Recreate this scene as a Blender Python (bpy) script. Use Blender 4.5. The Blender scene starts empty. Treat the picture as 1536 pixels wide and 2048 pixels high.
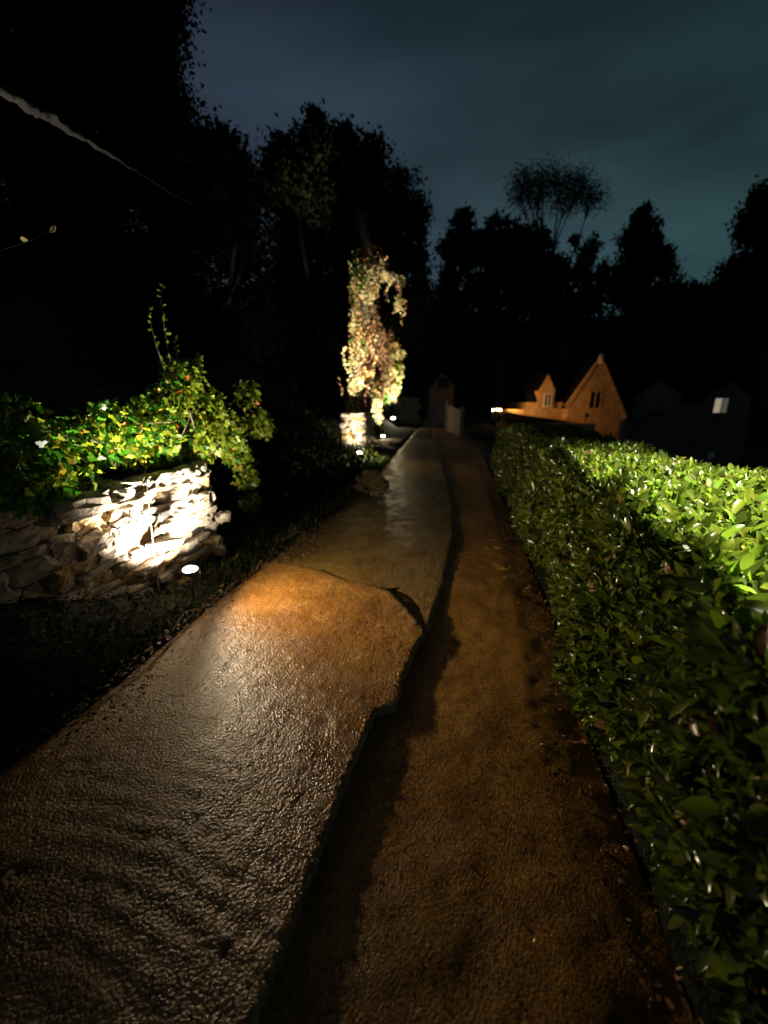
import bpy, math, random
import numpy as np
from mathutils import Vector, noise
rng = np.random.default_rng(7); random.seed(7)
R = math.radians
sc = bpy.context.scene
col = sc.collection

# ------------------------------------------------------------------ camera
F, PITCH, H = 800.0, R(15.6), 1.5
cd = bpy.data.cameras.new('camera'); cam = bpy.data.objects.new('camera', cd); col.objects.link(cam)
cam.location = (0, 0, H); cam.rotation_euler = (R(90) - PITCH, 0, 0)
cd.sensor_fit = 'VERTICAL'; cd.sensor_height = 36; cd.sensor_width = 27; cd.lens = 36 * F / 2048
cd.clip_start = .05; cd.clip_end = 2000
cd.dof.use_dof = True; cd.dof.focus_distance = 1.9; cd.dof.aperture_fstop = cd.lens / 13.0
sc.camera = cam
sc.view_settings.view_transform = 'Standard'; sc.view_settings.look = 'None'
sc.view_settings.exposure = 0; sc.view_settings.gamma = 1
sc.cycles.use_denoising = True
sc.cycles.max_bounces = 6; sc.cycles.diffuse_bounces = 3; sc.cycles.glossy_bounces = 3
sc.cycles.transmission_bounces = 3
sc.cycles.sample_clamp_indirect = 3; sc.cycles.sample_clamp_direct = 25

# ------------------------------------------------------------------ night sky
w = bpy.data.worlds.new('World'); sc.world = w; w.use_nodes = True
nt = w.node_tree; N = nt.nodes; L = nt.links
bg = N['Background']
tc = N.new('ShaderNodeTexCoord'); sep = N.new('ShaderNodeSeparateXYZ'); L.new(tc.outputs['Generated'], sep.inputs[0])
rp = N.new('ShaderNodeValToRGB'); L.new(sep.outputs['Z'], rp.inputs[0])
e = rp.color_ramp.elements
e[0].position = 0; e[0].color = (.030, .056, .070, 1)
e[1].position = 1; e[1].color = (.0032, .0062, .0078, 1)
for p_, c_ in ((.38, (.029, .053, .063, 1)), (.52, (.018, .036, .043, 1)), (.68, (.0075, .0165, .021, 1)), (.85, (.0045, .009, .0115, 1))):
    x = e.new(p_); x.color = c_
mp = N.new('ShaderNodeMapping'); mp.inputs['Scale'].default_value = (1.1, 1.1, 4.2); mp.inputs['Rotation'].default_value = (.25, .35, .4)
L.new(tc.outputs['Generated'], mp.inputs[0])
nz = N.new('ShaderNodeTexNoise'); nz.inputs['Scale'].default_value = 1.5; nz.inputs['Detail'].default_value = 3; L.new(mp.outputs[0], nz.inputs[0])
mr = N.new('ShaderNodeMapRange'); mr.inputs[1].default_value = .3; mr.inputs[2].default_value = .7; mr.inputs[3].default_value = .55; mr.inputs[4].default_value = 1.42
L.new(nz.outputs[0], mr.inputs[0])
# a greener cast to the right, more violet to the left
tint = N.new('ShaderNodeMix'); tint.data_type = 'RGBA'; tr = N.new('ShaderNodeMapRange')
tr.inputs[1].default_value = -.45; tr.inputs[2].default_value = .6; L.new(sep.outputs['X'], tr.inputs[0]); L.new(tr.outputs[0], tint.inputs[0])
tint.inputs[6].default_value = (1.15, .80, 1.15, 1); tint.inputs[7].default_value = (.80, 1.04, .93, 1)
m1 = N.new('ShaderNodeVectorMath'); m1.operation = 'MULTIPLY'; L.new(rp.outputs[0], m1.inputs[0]); L.new(tint.outputs[2], m1.inputs[1])
m2 = N.new('ShaderNodeVectorMath'); m2.operation = 'SCALE'; L.new(m1.outputs[0], m2.inputs[0]); L.new(mr.outputs[0], m2.inputs['Scale'])
L.new(m2.outputs[0], bg.inputs[0]); bg.inputs[1].default_value = 1.0

# ------------------------------------------------------------------ pixel -> world helpers
ct, st = math.cos(PITCH), math.sin(PITCH)
def ray(px, py):
    u = (px - 768) / F; v = (1024 - py) / F
    return np.array((u, ct + v * st, -st + v * ct))
def onz(px, py, z=0):
    d = ray(px, py); t = (z - H) / d[2]; return np.array((0, 0, H)) + d * t
def aty(px, py, Y):
    d = ray(px, py); return np.array((0, 0, H)) + d * (Y / d[1])

YK = [-3, 0, .94, 1.74, 2.46, 3.39, 5.76, 12.6, 25, 45]
XLK = [-2.3, -1.92, -1.76, -1.5, -1.38, -1.20, -.51, .45, 2.2, 5.0]
XRK = [.1, .62, .82, .96, 1.15, 1.33, 1.78, 3.0, 4.7, 7.4]
XL = lambda y: np.interp(y, YK, XLK)
XR = lambda y: np.interp(y, YK, XRK)
def wallx(y): return -1.79 + .194 * (y - 2.82)

# ------------------------------------------------------------------ materials
def mat(name):
    m = bpy.data.materials.new(name); m.use_nodes = True
    return m, m.node_tree, m.node_tree.nodes['Principled BSDF']
def nodes_noise(nt, scale, detail=4, rough=.6, coord='Object', stretch=None):
    tc = nt.nodes.new('ShaderNodeTexCoord'); n = nt.nodes.new('ShaderNodeTexNoise')
    n.inputs['Scale'].default_value = scale; n.inputs['Detail'].default_value = detail; n.inputs['Roughness'].default_value = rough
    if stretch:
        mp = nt.nodes.new('ShaderNodeMapping'); mp.inputs['Scale'].default_value = stretch
        nt.links.new(tc.outputs[coord], mp.inputs[0]); nt.links.new(mp.outputs[0], n.inputs[0])
    else: nt.links.new(tc.outputs[coord], n.inputs[0])
    return n
def ramp(nt, src, stops):
    r = nt.nodes.new('ShaderNodeValToRGB'); nt.links.new(src, r.inputs[0]); el = r.color_ramp.elements
    el[0].position, el[0].color = stops[0][0], (*stops[0][1], 1)
    el[1].position, el[1].color = stops[-1][0], (*stops[-1][1], 1)
    for p, c in stops[1:-1]:
        x = el.new(p); x.color = (*c, 1)
    return r
def simple(name, c1, c2, scale=6, rough=.8, bump=.3, bscale=None, bdist=.01, spec=.5, stretch=None):
    m, nt, b = mat(name)
    n = nodes_noise(nt, scale, 5, stretch=stretch); r = ramp(nt, n.outputs[0], [(.35, c1), (.65, c2)])
    nt.links.new(r.outputs[0], b.inputs['Base Color']); b.inputs['Roughness'].default_value = rough
    b.inputs['Specular IOR Level'].default_value = spec
    if bump:
        n2 = nodes_noise(nt, bscale or scale * 4, 6); bp = nt.nodes.new('ShaderNodeBump')
        bp.inputs['Strength'].default_value = bump; bp.inputs['Distance'].default_value = bdist
        nt.links.new(n2.outputs[0], bp.inputs['Height']); nt.links.new(bp.outputs[0], b.inputs['Normal'])
    return m
def wet_ground(name, c1, c2, c3, rough, coat, bumps):
    m, nt, b = mat(name)
    n = nodes_noise(nt, 3.2, 6, .65); r = ramp(nt, n.outputs[0], [(.32, c1), (.5, c2), (.68, c3)])
    n3 = nodes_noise(nt, 60, 4, .7); r3 = ramp(nt, n3.outputs[0], [(.35, (.45, .45, .45)), (.6, (1.25, 1.25, 1.25))])
    mx = nt.nodes.new('ShaderNodeVectorMath'); mx.operation = 'MULTIPLY'
    nt.links.new(r.outputs[0], mx.inputs[0]); nt.links.new(r3.outputs[0], mx.inputs[1]); nt.links.new(mx.outputs[0], b.inputs['Base Color'])
    nr = nodes_noise(nt, 5, 4, .6); mr = nt.nodes.new('ShaderNodeMapRange')
    mr.inputs[1].default_value = .35; mr.inputs[2].default_value = .65; mr.inputs[3].default_value = rough * .75; mr.inputs[4].default_value = rough * 1.35
    nt.links.new(nr.outputs[0], mr.inputs[0]); nt.links.new(mr.outputs[0], b.inputs['Roughness'])
    b.inputs['Specular IOR Level'].default_value = coat
    prev = None
    for sc_, dist, st_, kind in bumps:
        bp = nt.nodes.new('ShaderNodeBump'); bp.inputs['Strength'].default_value = st_; bp.inputs['Distance'].default_value = dist
        if kind == 'v':
            tc = nt.nodes.new('ShaderNodeTexCoord'); v = nt.nodes.new('ShaderNodeTexVoronoi'); v.inputs['Scale'].default_value = sc_
            v.feature = 'SMOOTH_F1'; v.inputs['Smoothness'].default_value = .4
            nn = nodes_noise(nt, sc_ * .6, 2); mxv = nt.nodes.new('ShaderNodeVectorMath'); mxv.operation = 'MULTIPLY_ADD'
            mxv.inputs[1].default_value = (.6 / sc_,) * 3
            nt.links.new(nn.outputs['Color'], mxv.inputs[0]); nt.links.new(tc.outputs['Object'], mxv.inputs[2])
            nt.links.new(mxv.outputs[0], v.inputs[0]); bp.invert = True
            nt.links.new(v.outputs['Distance'], bp.inputs['Height'])
        else:
            nn = nodes_noise(nt, sc_, 4, .6); nt.links.new(nn.outputs[0], bp.inputs['Height'])
        if prev: nt.links.new(prev.outputs[0], bp.inputs['Normal'])
        prev = bp
    nt.links.new(prev.outputs[0], b.inputs['Normal'])
    return m
def leafmat(name, c, t, rough=.35, trans=.35, spec=.5, var=.35):
    m, nt, b = mat(name)
    g = nt.nodes.new('ShaderNodeNewGeometry')
    mr = nt.nodes.new('ShaderNodeMapRange'); mr.inputs[3].default_value = 1 - var; mr.inputs[4].default_value = 1 + var
    nt.links.new(g.outputs['Random Per Island'], mr.inputs[0])
    def scaled(c):
        s = nt.nodes.new('ShaderNodeVectorMath'); s.operation = 'SCALE'; s.inputs[0].default_value = c
        nt.links.new(mr.outputs[0], s.inputs['Scale']); return s.outputs[0]
    nt.links.new(scaled(c), b.inputs['Base Color'])
    b.inputs['Roughness'].default_value = rough; b.inputs['Specular IOR Level'].default_value = spec
    if trans:
        tl = nt.nodes.new('ShaderNodeBsdfTranslucent'); nt.links.new(scaled(t), tl.inputs[0])
        mx = nt.nodes.new('ShaderNodeMixShader'); mx.inputs[0].default_value = trans
        nt.links.new(b.outputs[0], mx.inputs[1]); nt.links.new(tl.outputs[0], mx.inputs[2])
        nt.links.new(mx.outputs[0], nt.nodes['Material Output'].inputs[0])
    return m
def emit(name, c, s):
    m, nt, b = mat(name); b.inputs['Base Color'].default_value = (*c, 1)
    b.inputs['Emission Color'].default_value = (*c, 1); b.inputs['Emission Strength'].default_value = s
    return m
M = {}
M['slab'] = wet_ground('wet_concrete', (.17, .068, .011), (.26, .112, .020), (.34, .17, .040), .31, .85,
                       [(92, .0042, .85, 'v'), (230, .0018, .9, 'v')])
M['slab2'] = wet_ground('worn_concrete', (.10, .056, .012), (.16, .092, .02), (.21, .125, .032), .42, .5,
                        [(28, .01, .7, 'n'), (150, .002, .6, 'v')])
M['gravel'] = wet_ground('wet_earth_lane', (.19, .082, .011), (.26, .12, .018), (.33, .165, .03), .45, .5,
                         [(40, .003, .5, 'n'), (110, .0025, .8, 'v'), (330, .0010, .8, 'v')])
M['soil'] = simple('black_soil', (.008, .007, .006), (.018, .015, .012), 8, .75, .8, 40, .02, .3)
M['edge'] = simple('crumbled_concrete_edge', (.25, .22, .16), (.5, .46, .36), 30, .6, .6, 80, .006)
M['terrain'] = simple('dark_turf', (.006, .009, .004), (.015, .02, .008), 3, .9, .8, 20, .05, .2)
M['stone'] = simple('limestone_rubble', (.22, .17, .115), (.52, .44, .33), 9, .75, 1, 34, .022, .35)
M['ochre'] = simple('ochre_limestone', (.26, .16, .06), (.48, .33, .15), 12, .7, 1, 45, .02, .35)
M['gap'] = simple('dark_wall_core', (.012, .010, .008), (.03, .025, .02), 20, .95, .5)
M['bark'] = simple('dark_bark', (.03, .022, .015), (.07, .055, .035), 12, .9, 1, 30, .03, stretch=(1, 1, .2))
M['palebark'] = simple('lichened_bark', (.002, .002, .0015), (.015, .014, .009), 9, .9, 1, 30, .02)
M['twig'] = simple('brown_twig', (.10, .07, .04), (.2, .15, .09), 30, .8, .3)
M['hedge1'] = leafmat('glossy_hedge_leaf', (.088, .105, .009), (.15, .23, .016), .20, .3, .5)
M['hedge2'] = leafmat('dark_hedge_leaf', (.048, .064, .008), (.08, .13, .015), .18, .25, .5)
M['hedge3'] = leafmat('young_hedge_leaf', (.11, .19, .018), (.22, .4, .02), .3, .35, .5)
M['ivy1'] = leafmat('green_ivy_leaf', (.04, .12, .012), (.07, .28, .015), .35, .4)
M['ivy2'] = leafmat('yellow_green_leaf', (.20, .26, .02), (.42, .52, .03), .4, .45)
M['ivy3'] = leafmat('orange_autumn_leaf', (.42, .12, .02), (.5, .14, .02), .5, .3)
M['ivy4'] = leafmat('yellow_autumn_leaf', (.42, .30, .03), (.5, .36, .03), .5, .3)
M['paleivy'] = leafmat('pale_dusty_ivy_leaf', (.46, .39, .17), (.46, .40, .12), .45, .3)
M['brownivy'] = leafmat('dead_brown_leaf', (.22, .11, .045), (.24, .09, .02), .6, .25)
M['tanivy'] = leafmat('tan_dead_leaf', (.50, .29, .10), (.4, .2, .06), .6, .25)
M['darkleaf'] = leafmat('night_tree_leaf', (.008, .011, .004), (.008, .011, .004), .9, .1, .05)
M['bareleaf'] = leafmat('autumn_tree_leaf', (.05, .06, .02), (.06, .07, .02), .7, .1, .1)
M['litter'] = leafmat('fallen_leaf', (.24, .14, .06), (.2, .12, .05), .45, .15, .5, .6)
M['litter2'] = leafmat('brown_fallen_leaf', (.14, .06, .025), (.1, .05, .02), .35, .15, .5, .6)
M['metal'] = simple('black_lamp_metal', (.015, .015, .016), (.025, .025, .027), 20, .4, .05)
M['roof'] = simple('stone_slate_roof', (.006, .0055, .005), (.013, .012, .01), 3, .9, .6, 12, .04, .02)
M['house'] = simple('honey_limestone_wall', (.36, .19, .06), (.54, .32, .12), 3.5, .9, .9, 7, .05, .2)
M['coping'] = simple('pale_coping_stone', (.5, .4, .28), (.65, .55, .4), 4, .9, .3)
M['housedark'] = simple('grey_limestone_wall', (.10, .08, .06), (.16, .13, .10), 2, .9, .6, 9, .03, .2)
M['glass'] = simple('dark_window_glass', (.01, .01, .012), (.02, .02, .022), 2, .1, 0)
M['mullion'] = simple('pale_stone_mullion', (.55, .45, .3), (.7, .58, .42), 6, .8, .2)
M['wood'] = simple('weathered_pale_board', (.26, .17, .08), (.38, .26, .13), 4, .8, .5, 12, .01, stretch=(8, 8, .6))
M['white'] = simple('off_white_stone', (.5, .48, .42), (.65, .62, .55), 10, .6, .2)
M['cane'] = simple('dry_cane', (.10, .08, .05), (.2, .16, .1), 40, .6, .2)
M['lens'] = emit('lit_lamp_glass', (1, .96, .88), 30)
M['lensfar'] = emit('lit_far_lamp_glass', (1, .97, .85), 40)
M['lensorange'] = emit('lit_orange_lamp', (1, .6, .25), 30)
M['curtain'] = emit('lit_window_curtain', (.9, .72, .50), .34)

# ------------------------------------------------------------------ mesh helpers
def mesh_obj(name, V, Fs, mats, parent=None, midx=None, smooth=True, loc=None):
    me = bpy.data.meshes.new(name)
    V = np.asarray(V, dtype=np.float32)
    if loc is not None: V = V - np.asarray(loc, dtype=np.float32)
    if isinstance(Fs, list) and Fs and not isinstance(Fs[0], np.ndarray):
        me.from_pydata([tuple(map(float, v)) for v in V], [], [tuple(map(int, f)) for f in Fs])
        n = len(me.polygons)
    else:   # list of arrays each (k, m)
        lt = np.concatenate([np.full(len(a), a.shape[1], dtype=np.int32) for a in Fs]) if Fs else np.zeros(0, int)
        idx = np.concatenate([a.reshape(-1) for a in Fs]).astype(np.int32)
        ls = np.concatenate(([0], np.cumsum(lt)[:-1])).astype(np.int32)
        me.vertices.add(len(V)); me.vertices.foreach_set('co', V.reshape(-1))
        me.loops.add(len(idx)); me.loops.foreach_set('vertex_index', idx)
        n = len(lt); me.polygons.add(n); me.polygons.foreach_set('loop_start', ls); me.polygons.foreach_set('loop_total', lt)
        me.update(calc_edges=True)
    for m in (mats if isinstance(mats, (list, tuple)) else [mats]): me.materials.append(m)
    if midx is not None: me.polygons.foreach_set('material_index', np.asarray(midx, dtype=np.int32))
    me.polygons.foreach_set('use_smooth', np.full(n, smooth))
    me.validate(); me.update()
    o = bpy.data.objects.new(name, me); col.objects.link(o)
    if parent: o.parent = parent
    if loc is not None: o.location = Vector(loc) - (parent.location if parent else Vector((0, 0, 0)))
    elif parent: o.location = -parent.location
    return o
def tag(o, label=None, cat=None, group=None, kind=None):
    if label: o['label'] = label
    if cat: o['category'] = cat
    if group: o['group'] = group
    if kind: o['kind'] = kind
    return o
def thing(name, loc, label, cat, group=None):
    o = bpy.data.objects.new(name, None); col.objects.link(o); o.location = Vector([float(v) for v in loc]); o.empty_display_size = .1
    return tag(o, label, cat, group)
def grid_faces(nr, nc):
    i = np.arange(nr - 1)[:, None] * nc + np.arange(nc - 1)[None, :]
    return np.stack([i, i + 1, i + nc + 1, i + nc], -1).reshape(-1, 4)

class MB:
    def __init__(s): s.v = []; s.f = []; s.m = []
    def add(s, V, Fs, mi=0):
        o = len(s.v); s.v += [tuple(map(float, v)) for v in V]
        for f in Fs: s.f.append(tuple(int(i) + o for i in f)); s.m.append(mi)
    def box(s, c, d, mi=0, rz=0, rx=0, bev=0, ry=0):
        x, y, z = (k / 2 for k in d)
        if bev: 
            V = []; Fs = []
            pts = [(-x + bev, -y), (x - bev, -y), (x, -y + bev), (x, y - bev), (x - bev, y), (-x + bev, y), (-x, y - bev), (-x, -y + bev)]
            for zz, sc_ in ((-z, .0), (-z + bev, 1), (z - bev, 1), (z, .0)):
                for (a, b) in pts:
                    k = 1 if sc_ else 1 - bev / max(min(x, y), 1e-6)
                    V.append((a * k, b * k, zz))
            for r in range(3):
                for k in range(8): Fs.append((r * 8 + k, r * 8 + (k + 1) % 8, r * 8 + 8 + (k + 1) % 8, r * 8 + 8 + k))
            Fs.append(tuple(range(7, -1, -1))); Fs.append(tuple(range(24, 32)))
        else:
            V = [(a * x, b * y, q * z) for q in (-1, 1) for b in (-1, 1) for a in (-1, 1)]
            Fs = [(0, 2, 3, 1), (4, 5, 7, 6), (0, 1, 5, 4), (2, 6, 7, 3), (0, 4, 6, 2), (1, 3, 7, 5)]
        from mathutils import Euler
        E = Euler((rx, ry, rz)).to_matrix()
        s.add([Vector(c) + E @ Vector(v) for v in V], Fs, mi)
    def tube(s, P, Rs, n=7, mi=0, wob=0):
        P = [Vector([float(k) for k in p]) for p in P]
        if not hasattr(Rs, '__len__'): Rs = [Rs] * len(P)
        V = []; 
        for i, p in enumerate(P):
            t = (P[min(i + 1, len(P) - 1)] - P[max(i - 1, 0)]).normalized()
            a = t.orthogonal() if abs(t.z) > .95 else t.cross(Vector((0, 0, 1)))
            a.normalize(); b = t.cross(a)
            for k in range(n):
                an = 2 * math.pi * k / n; r = Rs[i]
                if wob: r *= 1 + wob * noise.noise(Vector((p.x * 3 + math.cos(an), p.y * 3 + math.sin(an), p.z * 2)))
                V.append(p + (a * math.cos(an) + b * math.sin(an)) * r)
        Fs = [(i * n + k, i * n + (k + 1) % n, (i + 1) * n + (k + 1) % n, (i + 1) * n + k) for i in range(len(P) - 1) for k in range(n)]
        Fs += [tuple(range(n - 1, -1, -1)), tuple((len(P) - 1) * n + k for k in range(n))]
        s.add(V, Fs, mi)
    def build(s, name, mats, parent=None, smooth=True, loc=None):
        return mesh_obj(name, s.v, s.f, mats, parent, s.m, smooth, loc)

# leaf shapes: (verts x(width) y(length) z(normal), faces)
LAUREL = (np.array([(0, 0, 0), (-.36, .25, .08), (0, .25, -.02), (.36, .25, .08), (-.5, .55, .10), (0, .55, .0), (.5, .55, .10), (-.3, .82, .02), (0, .82, -.06), (.3, .82, .02), (0, 1, -.16)]),
          [np.array([(1, 2, 5, 4), (2, 3, 6, 5), (4, 5, 8, 7), (5, 6, 9, 8)]), np.array([(0, 2, 1), (0, 3, 2), (7, 8, 10), (8, 9, 10)])])
IVY = (np.array([(0, .3, .03), (0, 0, 0), (-.38, -.1, 0), (-.55, .3, -.05), (-.25, .45, .02), (-.28, .72, 0), (0, 1.05, -.1), (.28, .72, 0), (.25, .45, .02), (.55, .3, -.05), (.38, -.1, 0)]),
       [np.array([(0, i, i + 1 if i < 10 else 1) for i in range(1, 11)])])
DIAMOND = (np.array([(0, 0, 0), (-.45, .45, .06), (0, 1, -.05), (.45, .45, .06)]), [np.array([(0, 3, 2, 1)])])
def leaves(name, P, D, U, Ln, Wd, mats, midx, parent=None, shape=LAUREL, loc=None):
    """P base points, D growing directions, U approximate normals, Ln lengths, Wd widths, midx one material per leaf"""
    P = np.asarray(P, float); D = np.asarray(D, float); U = np.asarray(U, float); n = len(P)
    D = D / np.linalg.norm(D, axis=1, keepdims=True).clip(1e-6)
    S = np.cross(D, U); S /= np.linalg.norm(S, axis=1, keepdims=True).clip(1e-6)
    Nn = np.cross(S, D)
    T, FT = shape
    curl = rng.uniform(-.5, 1.6, n)[:, None]
    V = (P[:, None, :] + S[:, None, :] * (T[None, :, 0:1] * np.reshape(Wd * np.ones(n), (n, 1, 1)))
         + D[:, None, :] * (T[None, :, 1:2] * np.reshape(Ln * np.ones(n), (n, 1, 1)))
         + Nn[:, None, :] * ((T[None, :, 2] * curl)[:, :, None] * np.reshape(Ln * np.ones(n), (n, 1, 1))))
    k = len(T); Fs = []; mi = []
    for ft in FT:
        Fs.append((ft[None] + (np.arange(n) * k)[:, None, None]).reshape(-1, ft.shape[1])); mi.append(np.repeat(midx, len(ft)))
    return mesh_obj(name, V.reshape(-1, 3), Fs, mats, parent, np.concatenate(mi), True, loc)
def rdir(n):
    v = rng.normal(size=(n, 3)); return v / np.linalg.norm(v, axis=1, keepdims=True)
def pick(n, probs): return rng.choice(len(probs), n, p=np.array(probs) / sum(probs))

def nfield(X, Y, s, seed=0., oct=3):
    f = np.empty(X.size); xs = X.ravel(); ys = Y.ravel()
    for i in range(X.size): f[i] = noise.fractal(Vector((xs[i] * s + seed, ys[i] * s - seed, seed)), 1.0, 2.0, oct)
    return f.reshape(X.shape)

# ------------------------------------------------------------------ SETTING: terrain
def ground_z(x, y):
    x = np.asarray(x, float); y = np.asarray(y, float)
    l = XL(y) - x; r = x - XR(y)
    z = np.full(np.broadcast(x, y).shape, -.14)
    # verge and bank on the left
    near = y < 3.9
    wx = np.where(near, XL(y) - wallx(y) + .12, 99)
    bank_far = np.interp(l, [0, .12, .5, 1.2, 2.4, 6, 20], [-.14, .0, .04, .02, .9, 2.0, 5.5])
    bank_near = np.interp(l, [0, .08, .5, .8, 1.2, 6, 20], [-.14, -.03, .04, .3, .55, 2.0, 5.5])
    bank_near = bank_near + np.where(l > 0, .50 * np.clip((2.85 - y) / 1.1, 0, 1) * np.clip((l - .12) / .3, 0, 1), 0)
    t = np.clip((y - 3.6) / .8, 0, 1)
    z = np.where(l > 0, bank_near * (1 - t) + bank_far * t, z)
    # right: under the hedge, then dropping to the cottage gardens
    z = np.where(r > 0, np.interp(r, [0, .15, 2, 3.0, 9, 20], [-.14, -.05, -.05, -.3, -2.0, -2.2]), z)
    rr = np.hypot(x, y); hill = np.clip((rr - 44) / 34, 0, 1); hill = hill * hill * (3 - 2 * hill) * (15.5 - 3 * np.clip(x / 60, 0, 1) + 2 * np.sin(x * .06) + 1.2 * np.sin(x * .13 + 2))
    return z + np.where(y > 0, hill, hill * .7)
def stops(a):
    o = []
    for lo, hi, s in a: o += list(np.arange(lo, hi, s))
    return np.array(o + [a[-1][1]])
xs = stops([(-260, -60, 10), (-60, -16, 3), (-16, -4, .6), (-4, 4, .1), (4, 16, .5), (16, 60, 3), (60, 260, 10)])
ys = stops([(-200, -20, 12), (-20, -2, 1), (-2, 8, .1), (8, 20, .4), (20, 90, 3), (90, 300, 10)])
GX, GY = np.meshgrid(xs, ys); GZ = ground_z(GX, GY) + nfield(GX, GY, .9, 3.) * .05 + nfield(GX, GY, 6, 8., 2) * .02
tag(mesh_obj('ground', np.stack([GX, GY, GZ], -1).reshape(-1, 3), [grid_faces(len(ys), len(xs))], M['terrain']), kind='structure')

# lane: lower earth surface
ys = np.concatenate([np.arange(-1.2, 5, .022), np.arange(5, 14, .08), np.arange(14, 45, .5)])
us = np.linspace(0, 1, 90)
Y, U = np.meshgrid(ys, us, indexing='ij'); X = (XL(Y) - .03) * (1 - U) + (XR(Y) + .06) * U
Z = -.052 + nfield(X, Y, 1.4, 1.) * .010 + nfield(X, Y, 9, 4., 3) * .005 + nfield(X, Y, 18, 4., 2) * .003
Z -= .03 * np.clip((U - .9) / .1, 0, 1)
tag(mesh_obj('lane', np.stack([X, Y, Z], -1).reshape(-1, 3), [grid_faces(len(ys), len(us))], M['gravel']), kind='structure')

# raised concrete slabs, with a broken step along their right edge
def poly_interp(pts, t):
    pts = np.array(pts); d = np.concatenate([[0], np.cumsum(np.hypot(*(pts[1:] - pts[:-1]).T))]); d /= d[-1]
    return np.stack([np.interp(t, d, pts[:, 0]), np.interp(t, d, pts[:, 1])], -1)
def slab(name, left, right, near_, far, nu, nv, top, m, ridge=0., jag=.012, seed=0., thick=.16, sides='r'):
    """coons patch between four ground curves (left/right run away from the camera, near/far run left to right)"""
    u = np.linspace(0, 1, nu); v = np.linspace(0, 1, nv)
    l = poly_interp(left, v); r = poly_interp(right, v); n_ = poly_interp(near_, u); f = poly_interp(far, u)
    jr = np.array([noise.fractal(Vector((seed, k * .35, 3)), 1., 2., 4) for k in range(nv)]) * jag * np.minimum(1, np.minimum(v, 1 - v) * 12)
    rs = r.copy(); w_ = max(3, nv // 9); pad = np.pad(r, ((w_, w_), (0, 0)), 'reflect', reflect_type='odd'); rs = np.stack([np.convolve(pad[:, q], np.ones(2 * w_ + 1) / (2 * w_ + 1), 'valid') for q in (0, 1)], -1); rs[0] = r[0]; rs[-1] = r[-1]
    dr_ = r - rs + np.stack([jr, np.zeros(nv)], -1); r = rs
    jf = np.array([noise.fractal(Vector((seed + 9, k * .35, 1)), 1., 2., 4) for k in range(nu)]) * jag * np.minimum(1, np.minimum(u, 1 - u) * 12)
    U, V = np.meshgrid(u, v)
    P = (l[:, None] * (1 - U[..., None]) + r[:, None] * U[..., None] + n_[None] * (1 - V[..., None]) + f[None] * V[..., None]
         - ((1 - U) * (1 - V))[..., None] * n_[0] - (U * (1 - V))[..., None] * n_[-1] - ((1 - U) * V)[..., None] * f[0] - (U * V)[..., None] * f[-1])
    P = P + dr_[:, None] * (U ** 14)[..., None]; P[..., 1] += jf[None] * V ** 14
    X, Y = P[..., 0], P[..., 1]
    Z = top + nfield(X, Y, 1.5, seed) * .007 + nfield(X, Y, 12, seed, 3) * .003 + nfield(X, Y, 28, seed, 2) * .002
    if ridge:
        wv = np.sin((Y + .40 * X + .30 * (X + .6) ** 2) * 2 * math.pi / .085 + nfield(X, Y, 3, 5.) * 2.2)
        Z += ridge * wv * np.clip((1.75 - Y) / .8, 0, 1) * (.5 + .5 * np.clip(nfield(X, Y, 4, 2.) + .5, 0, 1))
    # worn-down rims
    Z -= .005 * np.clip((U - .98) / .02, 0, 1) ** 2 + .005 * np.clip((V - .98) / .02, 0, 1) ** 2
    Z -= .05 * np.clip((.06 - U) / .06, 0, 1) ** 2
    top_ = np.stack([X, Y, Z], -1).reshape(-1, 3)
    Vv = [top_]; Fs = [grid_faces(nv, nu)]; mi = [np.zeros((nv - 1) * (nu - 1), int)]
    off = len(top_)
    rimidx = list(np.arange(nv) * nu + nu - 1) + list((nv - 1) * nu + np.arange(nu - 2, -1, -1))
    rim = top_[rimidx]; k = len(rim)
    rows = [rim]
    for q, (dz, dx) in enumerate(((-.015, .005), (-.05, .0), (-thick, -.01))):
        rr = rim.copy(); rr[:, 2] += dz; rr[:nv, 0] += dx + np.array([noise.noise(Vector((i * .4, q * 2., seed))) for i in range(nv)]) * .006
        rows.append(rr)
    Vv.append(np.concatenate(rows)); gf = grid_faces(4, k) + off
    Fs.append(gf); mi.append(np.ones(len(gf), int))
    return tag(mesh_obj(name, np.concatenate(Vv), Fs, [m, M['edge']], None, np.concatenate(mi)), kind='structure')
g2 = lambda *p: [tuple(onz(a, b, 0.0)[:2]) for a, b in p]
edge = [(-.62, -.4)] + g2((500, 2048), (580, 1850), (640, 1690), (690, 1560), (738, 1445), (752, 1418), (792, 1408), (806, 1350), (832, 1290), (850, 1262))
crack = g2((850, 1262), (812, 1215), (778, 1180), (740, 1168), (690, 1160), (640, 1140), (590, 1128), (520, 1120))[::-1]
left = [(float(XL(y)) + .03 * math.sin(y * 7), y) for y in np.linspace(-.4, crack[0][1] - .1, 14)] + [crack[0]]
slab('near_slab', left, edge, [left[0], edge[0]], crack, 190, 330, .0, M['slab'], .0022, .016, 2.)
crack2 = g2((860, 1244), (838, 1194), (802, 1164), (742, 1168), (690, 1172), (640, 1156), (590, 1146), (520, 1140))[::-1]
e2 = g2((856, 1256), (866, 1215), (884, 1165), (894, 1120), (905, 1070), (905, 1010), (893, 960), (885, 930), (878, 890)) + [(2.0, 18.), (2.9, 25.)]
l2 = [crack2[0]] + [(float(XL(y)) + .05 * math.sin(y * 5), y) for y in np.linspace(crack2[0][1] + .15, 25, 30)]
slab('far_slab', l2, e2, crack2, [l2[-1], e2[-1]], 70, 420, -.024, M['slab2'], 0, .03, 5.)

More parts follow.
